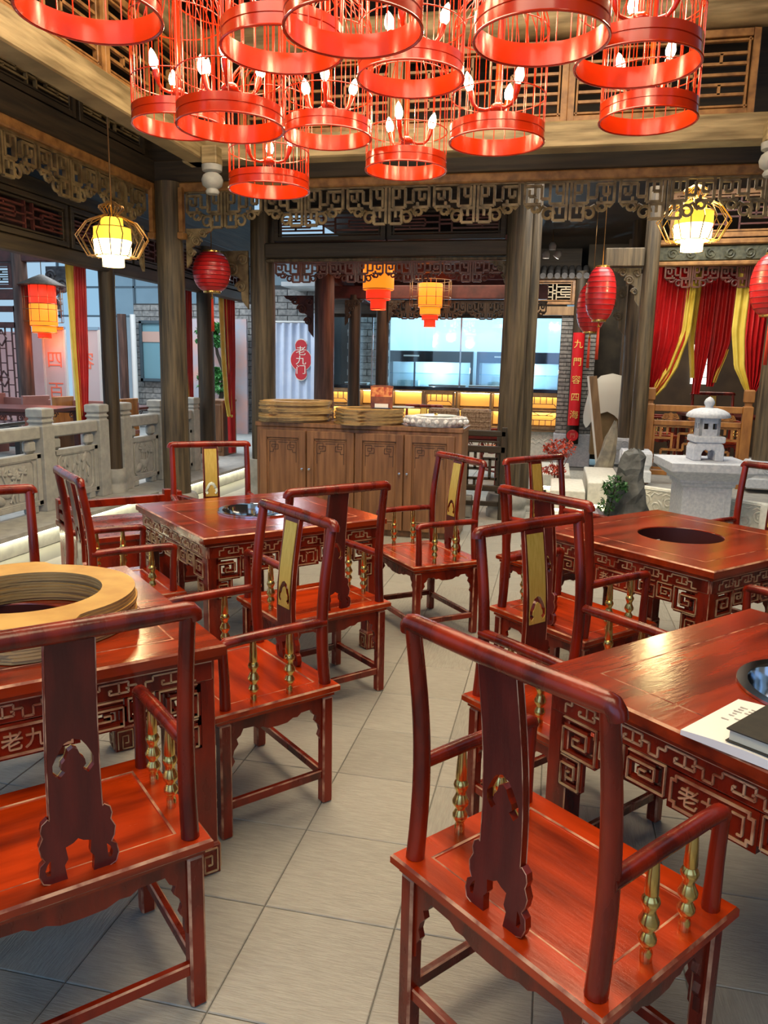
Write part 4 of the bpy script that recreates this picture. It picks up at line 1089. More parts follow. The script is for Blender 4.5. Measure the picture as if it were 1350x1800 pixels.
for a, b in ((0, .5), (.5, 1)):
    A = Vector(wallpts[1]).lerp(Vector(wallpts[2]), a); B = Vector(wallpts[1]).lerp(Vector(wallpts[2]), b)
    blk = edge_block(A, B, .0, .37, .06, 'wall_block', stone_wh)
    d = (B - A).normalized(); n = Vector((d.y, -d.x))
    fr = lambda u, v: (A.x + d.x * u + n.x * .004, A.y + d.y * u + n.y * .004, v)
    cv = MB(); L = (B - A).length
    for k in range(5):
        cx = L * (k + .5) / 5; cz = .19 + .03 * (-1) ** k
        cv.tube(spiral((cx, cz), .075, 1.8, 26, fr, k * 1.3, (-1) ** k), .011, 5)
        cv.tube([fr(cx - .07, .29 - .02 * (k % 2)), fr(cx - .03, .315), fr(cx + .02, .30), fr(cx + .06, .32)], .009, 5)
        cv.tube([fr(cx - .06, .10), fr(cx, .085), fr(cx + .06, .11)], .009, 5)
    cv.tube([fr(.02, .345), fr(L - .02, .345)], .007, 5); cv.tube([fr(.02, .05), fr(L - .02, .05)], .007, 5)
    cv.build('cloud_carving', stone_wh, blk)
edge_block(wallpts[2], wallpts[3], .0, .37, .06, 'wall_block', stone_wh)
A = Vector(wallpts[2]); MB().lathe([(.05, 0), (.05, .36), (.035, .375), (0, .38)], 16, (A.x - .02, A.y - .01, 0)).build('wall_post', stone_wh, kerb)
MB().bar((.86, 9.04, .335), (1.0, 8.93, .335), .01, .01).build('led_strip', led, kerb)
bedm = mat('pebble_bed', (.34, .33, .28), (.5, .49, .42), rough=.8, nscale=30)
gb = slab([(-.05, 7.45), (2.5, 7.25), (2.85, 7.40), (.95, 8.86), (.80, 9.02), (.80, 12.6), (-.05, 12.6)], .0, .04, bedm, 'pebble bed of the indoor garden')
random.seed(11)
pb = MB()
for k in range(420):
    if k < 150: x = random.uniform(0, .75); y = random.uniform(7.6, 8.6)
    elif k < 320:
        t = random.random(); x = .95 + 1.2 * t + random.uniform(-.25, .0); y = 8.66 - .95 * t - random.uniform(.03, .45)
    else: x = random.uniform(1.5, 2.6); y = random.uniform(7.35, 7.75)
    r = random.uniform(.022, .045); pb.ball((x, y, .045 + r * .5), (r, r * .8, r * .62), 7, 5, mat=Matrix.Rotation(random.random() * 3, 3, 'Z'))
pbo = pb.build('white_pebbles', stone_wh); tag(pbo, 'round white pebbles in the garden bed around the stone lantern', 'pebbles', None, 'stuff')
# planter boxes with glow beneath
def planter(c, d, label):
    t = empty('stone_planter', c, 0, label, 'planter')
    MB().loft([(0, .06), (0, d[2] - .01), (.01, d[2])], d[0] / 2, d[1] / 2).build('box', stone_wh, t, .004)
    MB().loft([(.05, 0), (.05, .06)], d[0] / 2, d[1] / 2).build('plinth', stone_wh, t)
    MB().box((0, -d[1] / 2 + .03, .055), (d[0] - .06, .012, .008)).build('led_strip', led, t)
    return t
planter((.61, 9.75, .04), (.38, 1.5, .32), 'long white glowing stone planter box behind the bush')
planter((.19, 9.1, .04), (.38, 1.0, .27), 'smaller white stone box in front of the red maple')
planter((-.0, 11.0, .04), (.5, 1.4, .22), 'low white stone box under the red maple near the bar')
# rocks
def rock(loc, prof, seed, label, m=rock_m, sx=1.0, lean=(0, 0), name='standing_rock'):
    random.seed(seed); t_ = MB(); n = 11; vs = []
    ph = [random.random() * 6 for _ in range(4)]
    for j, (r, z) in enumerate(prof):
        for k in range(n):
            a = 2 * PI * k / n
            q = r * random.uniform(.84, 1.14) * (1 + .16 * math.sin(2 * a + ph[0] + z * 3) + .10 * math.sin(3 * a + ph[1] - z * 5) + .06 * math.sin(5 * a + ph[2] + z * 9))
            vs.append((q * sx * math.cos(a) + lean[0] * z, q * math.sin(a) * .8 + lean[1] * z, z + .02 * math.sin(4 * a + ph[3])))
    fs = [(j * n + k, j * n + (k + 1) % n, (j + 1) * n + (k + 1) % n, (j + 1) * n + k) for j in range(len(prof) - 1) for k in range(n)]
    fs += [tuple(reversed(range(n))), tuple((len(prof) - 1) * n + k for k in range(n))]
    o = t_.add(vs, fs, 0, False).build(name, m, None, loc=loc); return tag(o, label, 'rock')
rock((.76, 8.15, .04), [(.20, 0), (.20, .12), (.18, .24), (.17, .36), (.14, .46), (.115, .54), (.13, .60), (.125, .68), (.10, .75), (.04, .79)], 4, 'tall dark standing rock in front of the right columns', sx=1.0, lean=(.07, 0))
rock((.68, 10.6, .36), [(.10, -.32), (.12, 0), (.10, .2), (.08, .4), (.05, .52), (.02, .60)], 9, 'pointed pale brown rock behind the long planter', mat('pale_rock', (.20, .19, .16), (.42, .38, .28), rough=.75, nscale=7, bump=.6), lean=(.18, 0))
rock((.44, 7.85, .04), [(.13, 0), (.14, .08), (.10, .17), (.03, .21)], 15, 'rounded purple grey rock beside the bush', mat('purple_rock', (.16, .15, .18), (.30, .28, .33), rough=.6, nscale=9, bump=.5), name='round_rock')
rock((.62, 7.62, .04), [(.16, 0), (.15, .05), (.08, .09)], 17, 'flat dark rock at the foot of the standing rock', name='flat_rock')
# bush and red maple
def leaf_cloud(t, c, rad, n, ls, m, nm, seed):
    random.seed(seed); mb = MB()
    for k in range(n):
        while True:
            p = Vector((random.uniform(-1, 1), random.uniform(-1, 1), random.uniform(-1, 1)))
            if p.length < 1 and p.length > .35: break
        q = Vector((c[0] + p.x * rad[0], c[1] + p.y * rad[1], c[2] + p.z * rad[2]))
        M = Matrix.Rotation(random.uniform(0, 6.28), 3, 'Z') @ Matrix.Rotation(random.uniform(-1, 1), 3, 'X')
        mb.add([q + M @ Vector(v) * ls for v in ((0, -1, 0), (.45, -.2, .12), (.3, .5, .05), (0, 1, -.1), (-.3, .5, .05), (-.45, -.2, .12))], [(0, 1, 2, 3), (0, 3, 4, 5)])
    o = mb.build(nm, m, t); return tag(o, kind='stuff')
leaf_g = mat('dark_green_leaf', (.012, .06, .012), (.04, .16, .03), rough=.5, nscale=30)
leaf_r = mat('red_maple_leaf', (.40, .04, .02), (.62, .10, .05), rough=.6, nscale=30)
bu = empty('green_bush', (.58, 7.95, .04), 0, 'small dark green bush against the standing rock', 'bush')
MB().tube([(0, 0, 0), (.02, 0, .2), (.05, 0, .4)], [.012, .01, .006], 6).build('stem', dark_wood, bu)
leaf_cloud(bu, (.05, 0, .42), (.13, .12, .13), 170, .030, leaf_g, 'foliage', 2); attach(leaf_cloud(None, (0, 0, 0), (.01, .01, .01), 1, .01, leaf_g, 'leaf_tip', 3), bu)
leaf_cloud(bu, (-.03, -.02, .22), (.09, .09, .10), 90, .028, leaf_g, 'foliage', 5)
mp_ = empty('red_maple', (.08, 9.75, .04), 0, 'small red dwarf maple standing by the white planter boxes', 'small tree')
mb = MB()
random.seed(8)
for k in range(9):
    a = random.random() * 6.28; r = random.uniform(.08, .22)
    mb.tube([(0, 0, 0), (r * .3 * math.cos(a), r * .3 * math.sin(a), .35), (r * math.cos(a), r * math.sin(a), random.uniform(.5, .75))], [.008, .006, .002], 5)
mb.build('branches', mat('red_bark', (.22, .05, .03), rough=.7), mp_)
leaf_cloud(mp_, (0, 0, .62), (.20, .18, .13), 260, .032, leaf_r, 'foliage', 6); leaf_cloud(mp_, (-.06, -.1, .36), (.16, .14, .06), 120, .03, leaf_r, 'foliage', 7)

# stone lantern on pedestal
pe = empty('stone_pedestal', (1.44, 7.94, .04), .10, 'pale blue grey stone pedestal with a wide cap in the pebble bed', 'pedestal')
MB().loft([(-.10, 0), (-.10, .05), (-.05, .06), (-.05, .10), (0, .11), (0, .50), (-.02, .51), (-.02, .54), (-.045, .545), (-.045, .57), (-.055, .575), (-.16, .66), (-.16, .74)], .225, .225).build('body', stone_lt, pe, .004)
MB().prism([[(-.17, .15), (.17, .15), (.17, .47), (-.17, .47)], [(-.155, .165), (-.155, .455), (.155, .455), (.155, .165)]], .004, lambda u, v, w_: (u, -.226 - w_ + .001, v)).build('face_border', stone_lt, pe)
sl = empty('stone_lantern', (1.45, 7.97, .781), .10, 'small pale stone lantern with a mushroom roof standing on the pedestal', 'stone lantern')
leg_p = [(-.165, 0), (-.075, 0), (-.075, .07), (-.06, .105), (-.03, .115), (0, .10), (.03, .115), (.06, .105), (.075, .07), (.075, 0), (.165, 0), (.168, .12), (.15, .17), (.12, .185), (-.12, .185), (-.15, .17), (-.168, .12)]
MB().prism([leg_p], .30, lambda u, v, w_: (u, w_ - .15, v)).build('arched_feet', stone_lt, sl, .006)
MB().loft([(.01, .185), (0, .195), (0, .245), (.012, .255)], .165, .165).build('base_plate', stone_lt, sl, .004)
# fire box as four walls with openings
fb = MB()
for q in range(4):
    fr = lambda u, v, w_, q=q: tuple(Matrix.Rotation(q * PI / 2, 3, 'Z') @ Vector((u, -.11 + w_, v)))
    fb.prism([[(-.11, .255), (.11, .255), (.11, .44), (-.11, .44)], [(-.065, .325), (-.065, .385), (-.015, .385), (-.015, .325)], [(.030, .325), (.030, .385), (.075, .385), (.075, .325)]], .03, fr)
fb.build('fire_box', stone_lt, sl)
MB().box((0, 0, .35), (.12, .12, .16)).build('dark_core', dark_wood, sl)
MB().lathe([(0, .435), (.20, .44), (.232, .448), (.236, .465), (.215, .495), (.16, .525), (.09, .542), (0, .546)], 32).build('roof', stone_lt, sl)
MB().lathe([(.042, .54), (.040, .56), (.055, .585), (.056, .605), (.04, .635), (.012, .655), (0, .66)], 20).build('finial', stone_lt, sl)
sl.scale = (.86, .86, .92)

# orange wooden fence of the booth
fe = empty('wooden_fence', (1.09, 9.60, .30), math.atan2(-.10, 1.06), 'orange wooden fence with fret lattice below the red drapes on the right', 'fence')
FW = 1.06
for x in (0, FW): MB().loft([(0, 0), (0, .94), (.018, .95), (.018, .985), (0, .995), (0, 1.12), (.012, 1.135)], .055, .055).build('fence_post', orange_wood, fe, .004, loc=(x, 0, 0))
for z, hgt in ((.90, .075), (.73, .06), (.14, .06)): MB().box((FW / 2, 0, z), (FW - .11, .06, hgt)).build('fence_rail', orange_wood, fe, .006)
for x in (.24, .53, .85):
    o = MB(); o.prism([[(-.10, -.03), (-.07, .03), (-.03, .025), (0, .045), (.03, .025), (.07, .03), (.10, -.03), (.05, -.042), (-.05, -.042)]], .03, lambda u, v, w_: (x + u, w_ - .015, .81 + v))
    for s in (-1, 1): o.tube(spiral((x + s * .045, .808), .03, 1.5, 14, lambda u, v: (u, -.02, v)), .006, 5)
    o.build('carved_ornament', orange_wood, fe)
x0, x1, z0, z1 = .07, FW - .07, .19, .69
LB = []
for fx in (0, .14, .30, .46, .54, .70, .86, 1): LB.append((fx, 0, fx, 1) if fx in (0, 1) else None)
LB = [b for b in LB if b] + [(0, 0, 1, 0), (0, 1, 1, 1)]
for s in (0, 1):
    g = lambda x, s=s: x if s == 0 else 1 - x
    for (a, b, c, d) in [(.08, .72, .08, 1), (0, .72, .22, .72), (.22, .45, .22, .84), (.10, .45, .30, .45), (.30, .45, .30, .84), (.30, .84, .5, .84), (.15, 0, .15, .3), (.05, .3, .25, .3), (.10, .3, .10, .45), (.25, .12, .25, .3),
                         (.25, .12, .40, .12), (.40, .0, .40, .32), (.40, .32, .5, .32), (.36, .60, .5, .60), (.36, .60, .36, .45), (.44, .84, .44, 1), (.16, .84, .16, 1), (0, .16, .15, .16), (.47, .45, .47, .6), (.30, .45, .36, .45)]:
        LB.append((g(a), b, g(c), d))
for (a, b, c, d) in LB:
    p = (x0 + (x1 - x0) * a, 0, z0 + (z1 - z0) * b); q = (x0 + (x1 - x0) * c, 0, z0 + (z1 - z0) * d)
    MB().bar(p, q, .026, .020, up=(0, 1, 0)).build('lattice_bar', orange_wood, fe)
# booth beam, back wall and furniture
bb = beam((1.05, 9.64, 2.93), (3.2, 9.44, 2.93), .08, .16, mat('carved_green_beam', (.030, .034, .022), (.085, .085, .05), rough=.6, nscale=18, bump=.5), 'dark green carved beam over the red drapes')
cv = MB()
for k in range(9):
    x = 1.2 + k * .2; y = 9.64 - .2 * (x - 1.05) / 2.15 - .045
    cv.tube(spiral((x, 2.93), .06, 1.5, 18, lambda u, v, y=y: (u, y, v), k), .010, 5)
cv.build('scroll_carving', MATS['carved_green_beam'], bb)
beam((1.05, 9.62, 3.05), (3.2, 9.42, 3.05), .1, .06, honey, 'honey strip above the green carved beam')
beam((1.05, 9.62, 2.82), (3.2, 9.42, 2.82), .1, .05, honey, 'honey strip below the green carved beam')
lattice_window((1.15, 9.62, 3.10), (.9956, -.0926, 0), 1.3, .5, honey, red_lat, 'lattice panel above the green carved beam on the right', .05, .018)
wall('wall_booth', (3.0, 13.4, 2.0), (4.0, .12, 3.6), mat('booth_brown', (.05, .032, .02), (.085, .055, .03), rough=.7, nscale=3))
wn = MB().box((2.25, 13.32, 1.75), (.30, .02, .62)).build('window_30', emis('lit_window_pane', (.95, 1, .95), 2.0)); tag(wn, 'small bright window pane at the back of the booth', kind='structure')
for k in (-1, 0, 1): MB().bar((2.10, 13.30, 1.75 + k * .2), (2.40, 13.30, 1.75 + k * .2), .012, .012).build('muntin', dark_wood, wn)
c14 = copy_tree(chair0); c14.location = (2.05, 10.75, .30); c14.rotation_euler = (0, 0, PI + .1); tag(c14, 'red armchair inside the booth behind the orange fence', 'chair', 'red lacquer armchairs with brass spindles')
c15 = copy_tree(chair0); c15.location = (1.45, 11.5, .30); c15.rotation_euler = (0, 0, -PI / 2); tag(c15, 'red armchair deeper inside the booth beside the bright window', 'chair', 'red lacquer armchairs with brass spindles')
t15 = empty('booth_table', (2.35, 11.75, .30), .2, 'dark table inside the booth behind the orange fence', 'table')
MB().loft([(0, .70), (0, .74)], .5, .5).build('tabletop', lac_dark, t15, .004)
for sx in (-1, 1):
    for sy in (-1, 1): MB().box((sx * .42, sy * .42, .35), (.07, .07, .70)).build('leg', lac_dark, t15)

# ================================================================ WOODEN RAILING RIGHT OF THE CABINET
ra = empty('wooden_railing', (-.95, 8.28, 0), 0, 'dark brown wooden railing with fret bars between the cabinet and the column', 'railing')
for z, h_ in ((.93, .06), (.76, .07), (.34, .06)): MB().box((.21, 0, z), (.50, .07, h_)).build('rail', dark_wood_x, ra, .006)
MB().box((-.02, 0, .5), (.07, .07, 1.0)).build('post', dark_wood, ra, .006); MB().box((.44, 0, .5), (.06, .07, 1.0)).build('post', dark_wood, ra, .006)
for (a, b, c, d) in [(.1, 0, .1, 1), (.1, .5, .5, .5), (.5, .2, .5, .8), (.3, .5, .3, 1), (.5, .8, .9, .8), (.9, 0, .9, 1), (.5, .2, .9, .2), (.7, .2, .7, .8), (.3, 0, .3, .2), (.1, .2, .5, .2)]:
    MB().bar((.02 + .4 * a, 0, .37 + .36 * b), (.02 + .4 * c, 0, .37 + .36 * d), .03, .022, up=(0, 1, 0)).build('fret_bar', dark_wood_x, ra)
MB().box((.21, 0, .62 + .22), (.36, .03, .02)).build('fret_bar', dark_wood_x, ra)
MB().box((.2, 0, .17), (.42, .05, .05)).build('rail', dark_wood_x, ra, .006)
MB().box((.05, .05, .12), (.14, .12, .24)).build('foot_block', stone, ra, .01)

# ================================================================ BAR AND KITCHEN AT THE FAR END
bar_wood = mat('bar_wood', (.22, .13, .06), (.34, .21, .10), rough=.5, scale=(3, 3, .6), nscale=5)
ba = empty('bar_counter', (-2.05, 14.0, 0), 0, 'long wooden bar counter with lit amber shelves under the far glass', 'bar counter')
BW = 4.3
MB().box((0, .3, 1.245), (BW, .7, .06)).build('countertop', black_gloss, ba, .004)
MB().box((0, .42, .90), (BW - .1, .3, .62)).build('back_board', bar_wood, ba)
MB().box((0, .10, .565), (BW - .02, .42, .05)).build('bottom_shelf', bar_wood, ba)
MB().box((0, .10, .89), (BW - .02, .34, .03)).build('middle_shelf', bar_wood, ba)
MB().box((0, .12, 1.20), (BW - .02, .40, .03)).build('top_board', bar_wood, ba)
n_ = 7; ww = BW / n_
for k in range(n_ + 1): MB().box((-BW / 2 + k * ww, .10, .89), (.04, .40, .64)).build('divider', bar_wood, ba, .003)
for k in range(n_):
    xc = -BW / 2 + (k + .5) * ww
    for z in (1.05, .74):
        MB().box((xc, .262, z), (ww - .06, .01, .22)).build('lit_panel', niche, ba)
    MB().box((xc, .22, 1.177), (ww - .08, .02, .01)).build('led_strip', led, ba); MB().box((xc, .22, .868), (ww - .08, .02, .01)).build('led_strip', led, ba)
for xc in (-BW / 2 + 3.5 * ww, BW / 2 - .5 * ww, -BW / 2 + .2):
    d = empty('lattice_door', (xc, -.115, .585)); attach(d, ba)
    w_ = min(ww, .58) - .06 if xc > -2 else .26; h_ = .60
    f = MB()
    for x in (-w_ / 2, w_ / 2): f.box((x, 0, h_ / 2), (.045, .03, h_))
    for z in (.02, h_ - .02): f.box((0, 0, z), (w_, .03, .045))
    f.build('door_frame', bar_wood, d, .003)
    b = MB()
    for q in range(1, 5):
        x = -w_ / 2 + w_ * q / 5
        b.bar((x, 0, .04), (x, 0, .16), .014, .012, up=(0, 1, 0)); b.bar((x, 0, h_ - .16), (x, 0, h_ - .04), .014, .012, up=(0, 1, 0))
    for z in (.16, .24, .36, h_ - .16): b.bar((-w_ * .35, 0, z), (w_ * .35, 0, z), .014, .012)
    for s in (-1, 1):
        b.bar((s * w_ * .35, 0, .16), (s * w_ / 2, 0, .24), .014, .012); b.bar((s * w_ * .35, 0, h_ - .16), (s * w_ / 2, 0, h_ - .24), .014, .012); b.bar((s * .05, 0, .24), (s * w_ * .35, 0, .30), .014, .012)
    tag(b.build('fret', bar_wood, d), kind='stuff')
MB().box((0, .12, .27), (BW, .30, .54)).build('stone_base', stone_wh, ba, .01)
cv = MB()
for k in range(16):
    x = -BW / 2 + (k + .5) * BW / 16
    for q in range(3): cv.tube([(x - .12, -.032, .30 + q * .07), (x - .05, -.035, .35 + q * .07), (x, -.035, .31 + q * .07), (x + .06, -.035, .36 + q * .07), (x + .12, -.032, .31 + q * .07)], .009, 5)
cv.build('wave_carving', stone_wh, ba)
# glass front and kitchen interior
gl = empty('bar_glass', (-2.05, 14.25, 1.275), 0, 'row of clear glass panes standing on the far bar counter', 'glass screen')
for x0_, x1_ in ((-2.13, -1.35), (-1.33, .30), (.32, 1.20), (1.66, 2.12)):
    MB().box(((x0_ + x1_) / 2, 0, .62), (x1_ - x0_, .012, 1.24)).build('pane', glassm, gl)
for x in (-1.34, .31, 1.21): MB().box((x, 0, .62), (.025, .03, 1.24)).build('mullion', steel, gl)
MB().box((0, 0, 1.26), (4.3, .06, .05)).build('head_rail', dark_wood, gl)
wall('wall_kitchen', (-2.1, 16.7, 1.6), (6.2, .1, 3.2), mat('kitchen_white', (.62, .72, .78), rough=.35))
wall('ceiling_kitchen', (-2.1, 15.5, 3.12), (6.2, 2.4, .08), plaster)
wall('wall_above_bar', (-2.0, 14.32, 3.25), (4.6, .08, .9), dark_wood_x)
beam((-4.3, 14.2, 2.70), (.1, 14.2, 2.70), .12, .28, dark_wood_x, 'dark beam over the bar glass')
def fridge(x, y, W, label):
    t = empty('display_fridge', (x, y, 0), 0, label, 'display fridge')
    fr = MB(); H = 1.95; D = .6
    for xx in (-W / 2, W / 2): fr.box((xx, 0, H / 2), (.06, D, H))
    fr.box((0, 0, .05), (W, D, .1)); fr.box((0, 0, H - .11), (W, D, .22))
    fr.build('frame', black_gloss, t, .006)
    MB().box((0, D / 2 - .01, H / 2), (W - .06, .02, H - .3)).build('back_panel', mat('fridge_white', (.55, .66, .72), rough=.3) if 'fridge_white' not in MATS else MATS['fridge_white'], t)
    for z in (.55, .92, 1.22, 1.50): MB().box((0, 0, z), (W - .08, D - .1, .02)).build('shelf', glassm, t)
    for s in (-.16,): MB().box((s * W, -D / 2 + .02, H / 2 - .05), (.035, .03, H - .35)).build('door_stile', black_gloss, t)
    for z in (.70, 1.05, 1.34):
        MB().box((-.25 * W, -.05, z - .06), (W * .25, .25, .16)).build('stored_goods', mat('goods_blue', (.25, .42, .48), (.55, .68, .70), rough=.5, nscale=9) if 'goods_blue' not in MATS else MATS['goods_blue'], t)
    point('fridge_lamp', (x + .1, y - .24, 1.58), 75, COOL, .04); point('fridge_lamp', (x - .3, y - .2, .72), 16, COOL, .04)
    MB().box((-.2 * W, -D / 2 - .005, H - .10), (.32, .006, .03)).build('badge', paper, t)
    return t
fridge(-2.55, 15.9, 1.75, 'wide glass display fridge behind the bar at the centre')
fridge(-.75, 15.9, 1.6, 'glass display fridge behind the bar at the right')
fridge(-4.02, 15.9, 1.0, 'glass display fridge behind the bar at the left, beside the dark post')
for x, w_, lab in ((-2.0, .7, 'white tray on the bar counter left of the mullion'), (-1.25, .7, 'white tray on the bar counter right of the mullion'), (-3.75, .45, 'white tray on the bar counter beside the left dark post')):
    o = MB().loft([(.02, 0), (0, .03), (.01, .035), (.02, .015)], w_ / 2, .12).build('serving_tray', paper, None, loc=(x, 14.55, 1.276)); tag(o, lab, 'tray')

# brick pier with couplet board
def brick_wall(name, label, x0, x1, y, z0, z1, group_kind='structure', bl=.235, bh=.062, skip=None):
    back = MB().box(((x0 + x1) / 2, y + .06, (z0 + z1) / 2), (x1 - x0, .10, z1 - z0)).build(name, mortar); tag(back, label, kind=group_kind)
    me = MB().loft([(0, 0), (.004, .014)], bl / 2 - .005, bh / 2 - .005).mesh('brick', [brick_m])
    j = 0; z = z0 + bh / 2
    while z < z1 - bh / 3:
        x = x0 + bl / 2 - (bl / 2 if j % 2 else 0)
        while x - bl / 2 < x1 - .02:
            a, b = max(x - bl / 2, x0), min(x + bl / 2, x1)
            if b - a > .04 and not (skip and skip((a + b) / 2, z)):
                o = inst(me, 'brick', back, ((a + b) / 2, y + .010, z), 0, ((b - a) / bl, 1, 1)); o.rotation_euler = (PI / 2, 0, 0)
            x += bl
        z += bh; j += 1
    return back
brick_wall('wall_pier', 'grey brick pier behind the red couplet board', .02, .60, 13.45, .56, 2.55, bl=.24, bh=.066)
o = MB().box((.31, 13.56, .28), (.62, .34, .56)).build('trim_140', stone_lt, None, .01); tag(o, 'pale carved stone base of the brick pier', kind='structure')
o = MB().lathe([(.105, .40), (.10, 3.2)], 20, (.31, 13.36, 0)).build('trim_141', dark_wood); tag(o, 'dark half column carrying the couplet board', kind='structure')
cp = empty('couplet_board', (.31, 13.24, .72), 0, 'tall red couplet board with five gold characters on the brick pier', 'sign')
MB().prism([[(.098 * math.sin(a), -.07 + .115 * math.cos(a) * -.6) for a in [-1.2 + 2.4 * k / 10 for k in range(11)]] + [(.085, .02), (-.085, .02)]], 1.5, lambda u, v, w_: (u, v + .03, w_)).build('board', sign_red, cp)
tx = MB()
for k, ch in enumerate('九門容四海'):
    add_text(tx, ch, .145, lambda x, y, z, k=k: (x, -.112 - z + abs(x) ** 2 * 2.0, 1.32 - k * .285 + y), 0, .004)
tag(tx.build('gold_characters', gold_paint, cp), 'five gold characters one below another')
em = empty('red_emblem', (.31, 13.22, .55), 0, 'round red emblem below the couplet board', 'emblem')
MB().lathe([(.095, 0), (.095, .02), (.08, .025), (.08, .018), (0, .018)], 28, ax=Matrix.Rotation(PI / 2, 3, 'X')).build('disc', sign_red, em)
e_ = MB(); add_text(e_, '門', .085, lambda x, y, z: (x, -.022 - z, y), 0, .003); e_.build('pale_mark', mat('salmon_paint', (.75, .25, .16), rough=.5), em)
# lattice board and small tiled eave above the pier
lattice_window((-.45, 13.40, 2.68), (1, 0, 0), .66, .40, honey, mat('pale_lattice', (.55, .45, .30), rough=.5), 'pale lattice board above the right bar window', .045, .016)
ev = empty('tiled_eave', (-.55, 13.25, 3.12), 0, 'small dark tiled eave above the lattice board', 'eave')
me = MB().tube([(0, 0, 0), (0, .5, .18)], .05, 8).mesh('roof_tile', [mat('dark_tile', (.05, .05, .055), (.11, .11, .115), rough=.6, nscale=9)])
for k in range(9): inst(me, 'roof_tile', ev, (k * .115, 0, 0))
MB().box((.46, .25, .05), (1.05, .5, .03), mat=Matrix.Rotation(.34, 3, 'X')).build('roof_board', dark_wood, ev)
MB().box((-.15, 13.45, 2.58), (.85, .1, .14)).build('trim_142', bar_wood); bpy.data.objects['trim_142']['kind'] = 'structure'
# spot lamp cluster
sp = empty('ceiling_spot_cluster', (-.18, 12.4, 3.40), 0, 'white cluster of three spot lamps hanging from a thin wire', 'spot lamps')
MB().tube([(0, 0, .1), (0, 0, .30)], .005, 5).build('wire', wire_dk, sp)
for q, (dx, dz) in enumerate(((0, .06), (-.09, -.06), (.09, -.06))):
    MB().lathe([(.05, -.06), (.055, .0), (.03, .05), (0, .055)], 14, (dx, 0, dz), ax=Matrix.Rotation(.6 * (q - 1) if q else 0, 3, 'Y')).build('lamp_head', paper, sp)

# storage corner right of the pier
cl_ = empty('covered_stack', (.86, 12.9, .30), 0, 'white cloth thrown over a stack in the dark corner right of the brick pier', 'cloth')
vs = []; n = 22
for j, (r, z) in enumerate([(.40, .55), (.39, .75), (.36, .95), (.30, 1.12), (.18, 1.24), (0.01, 1.28)]):
    for k in range(n):
        a = 2 * PI * k / n; q = r * (1 + .10 * math.sin(5 * a + j * .4) * (1 - z / 1.4)); vs.append((q * math.cos(a) * 1.0, q * math.sin(a) * .7, z + (.14 * math.sin(3 * a + .5) if j == 0 else 0)))
MB().add(vs, [(j * n + k, j * n + (k + 1) % n, (j + 1) * n + (k + 1) % n, (j + 1) * n + k) for j in range(5) for k in range(n)], 0, True).build('white_cloth', mat('dust_cloth', (.50, .49, .43), rough=.8), cl_)
MB().box((0, 0, .35), (.55, .4, .70)).build('covered_box', mat('cardboard', (.16, .11, .05), (.22, .15, .07), rough=.8, nscale=4), cl_)
lb = empty('leaning_board', (.77, 12.1, .02), 0, 'tall board with a white edge leaning in the dark corner', 'board')
MB().box((-.12, .05, .75), (.12, .03, 1.55), mat=Matrix.Rotation(-.16, 3, 'Y')).build('panel', bar_wood, lb)
MB().box((-.19, .02, .75), (.03, .035, 1.55), mat=Matrix.Rotation(-.16, 3, 'Y')).build('white_edge', paper, lb)
bx = MB().loft([(0, 0), (0, .45)], .14, .14).build('cardboard_box', MATS['cardboard'], None, .006, loc=(1.12, 12.35, .30)); tag(bx, 'brown cardboard box before the cloth covered stack', 'box')
wall('wall_storage', (1.6, 13.9, 1.9), (2.4, .1, 3.6), mat('storage_dark', (.035, .028, .02), (.07, .055, .035), rough=.8, nscale=4))

# ================================================================ WHITE CURTAIN WITH EMBLEM
wc = empty('white_curtain', (-5.62, 15.0, 0), 0, 'pale white doorway curtain with a red emblem left of the rear red post', 'curtain')
CF = lambda u: .035 * math.sin(2 * PI * 7 * u + .8 * math.sin(5 * u))
sheet([(2.44, -.05, 1.06), (1.2, -.07, 1.07), (.25, -.08, 1.09)], lambda u, f, z: (u, f, z), 7, .035, white_cloth, 'cloth', wc, 0, 90)
MB().tube([(-.10, 0, 2.46), (1.12, 0, 2.46)], .02, 8).build('curtain_rod', paper, wc)
eb = MB(); ew = MB()
def emblem(k):
    o = []
    for i in range(48):
        a = 2 * PI * i / 48; ca, sa = math.cos(a), math.sin(a)
        r1 = .215; best = r1
        for cy_, rr in ((.27, .125), (-.27, .125)):
            b = sa * cy_; q = b * b - cy_ * cy_ + rr * rr
            if q > 0: best = max(best, b + math.sqrt(q))
        o.append((ca * best * k, sa * best * k))
    return o
wave = lambda u, v, w_: (.60 + u, -.055 - w_, 1.72 + v)
ew.prism([emblem(1.05)], .004, wave); eb.prism([emblem(1.0)], .004, lambda u, v, w_: wave(u, v, w_ + .005))
tag(ew.build('emblem_edge', mat('cream', (.78, .66, .55), rough=.7), wc), 'cream outline of the emblem'); tag(eb.build('emblem', mat('emblem_red', (.50, .02, .03), rough=.7), wc), 'red lobed emblem')
tx = MB()
for k, ch in enumerate('老九门'): add_text(tx, ch, .19, lambda x, y, z, k=k: (.60 + x * 1.2, -.067 - z, 1.90 - k * .185 + y), 0, .003)
tag(tx.build('emblem_characters', MATS['cream'], wc), 'cream characters on the emblem')
brick_wall('wall_doorway', 'dark grey brick wall above and beside the white curtain', -6.9, -3.3, 15.3, 0, 3.2, bl=.42, bh=.13, skip=lambda x, z: -5.7 < x < -4.5 and z < 2.5 or x > -4.55 and x < -4.0)
brick_wall('wall_bar_pier', 'grey brick pier between the white curtain and the bar', -4.35, -4.10, 13.85, 0, 2.6, bl=.22, bh=.066)
pd = MB(); pd.box((-4.62, 14.6, 1.3), (.16, .03, 2.6)); o = pd.build('trim_143', white_cloth); tag(o, 'pale blue panel between the rear posts', kind='structure')

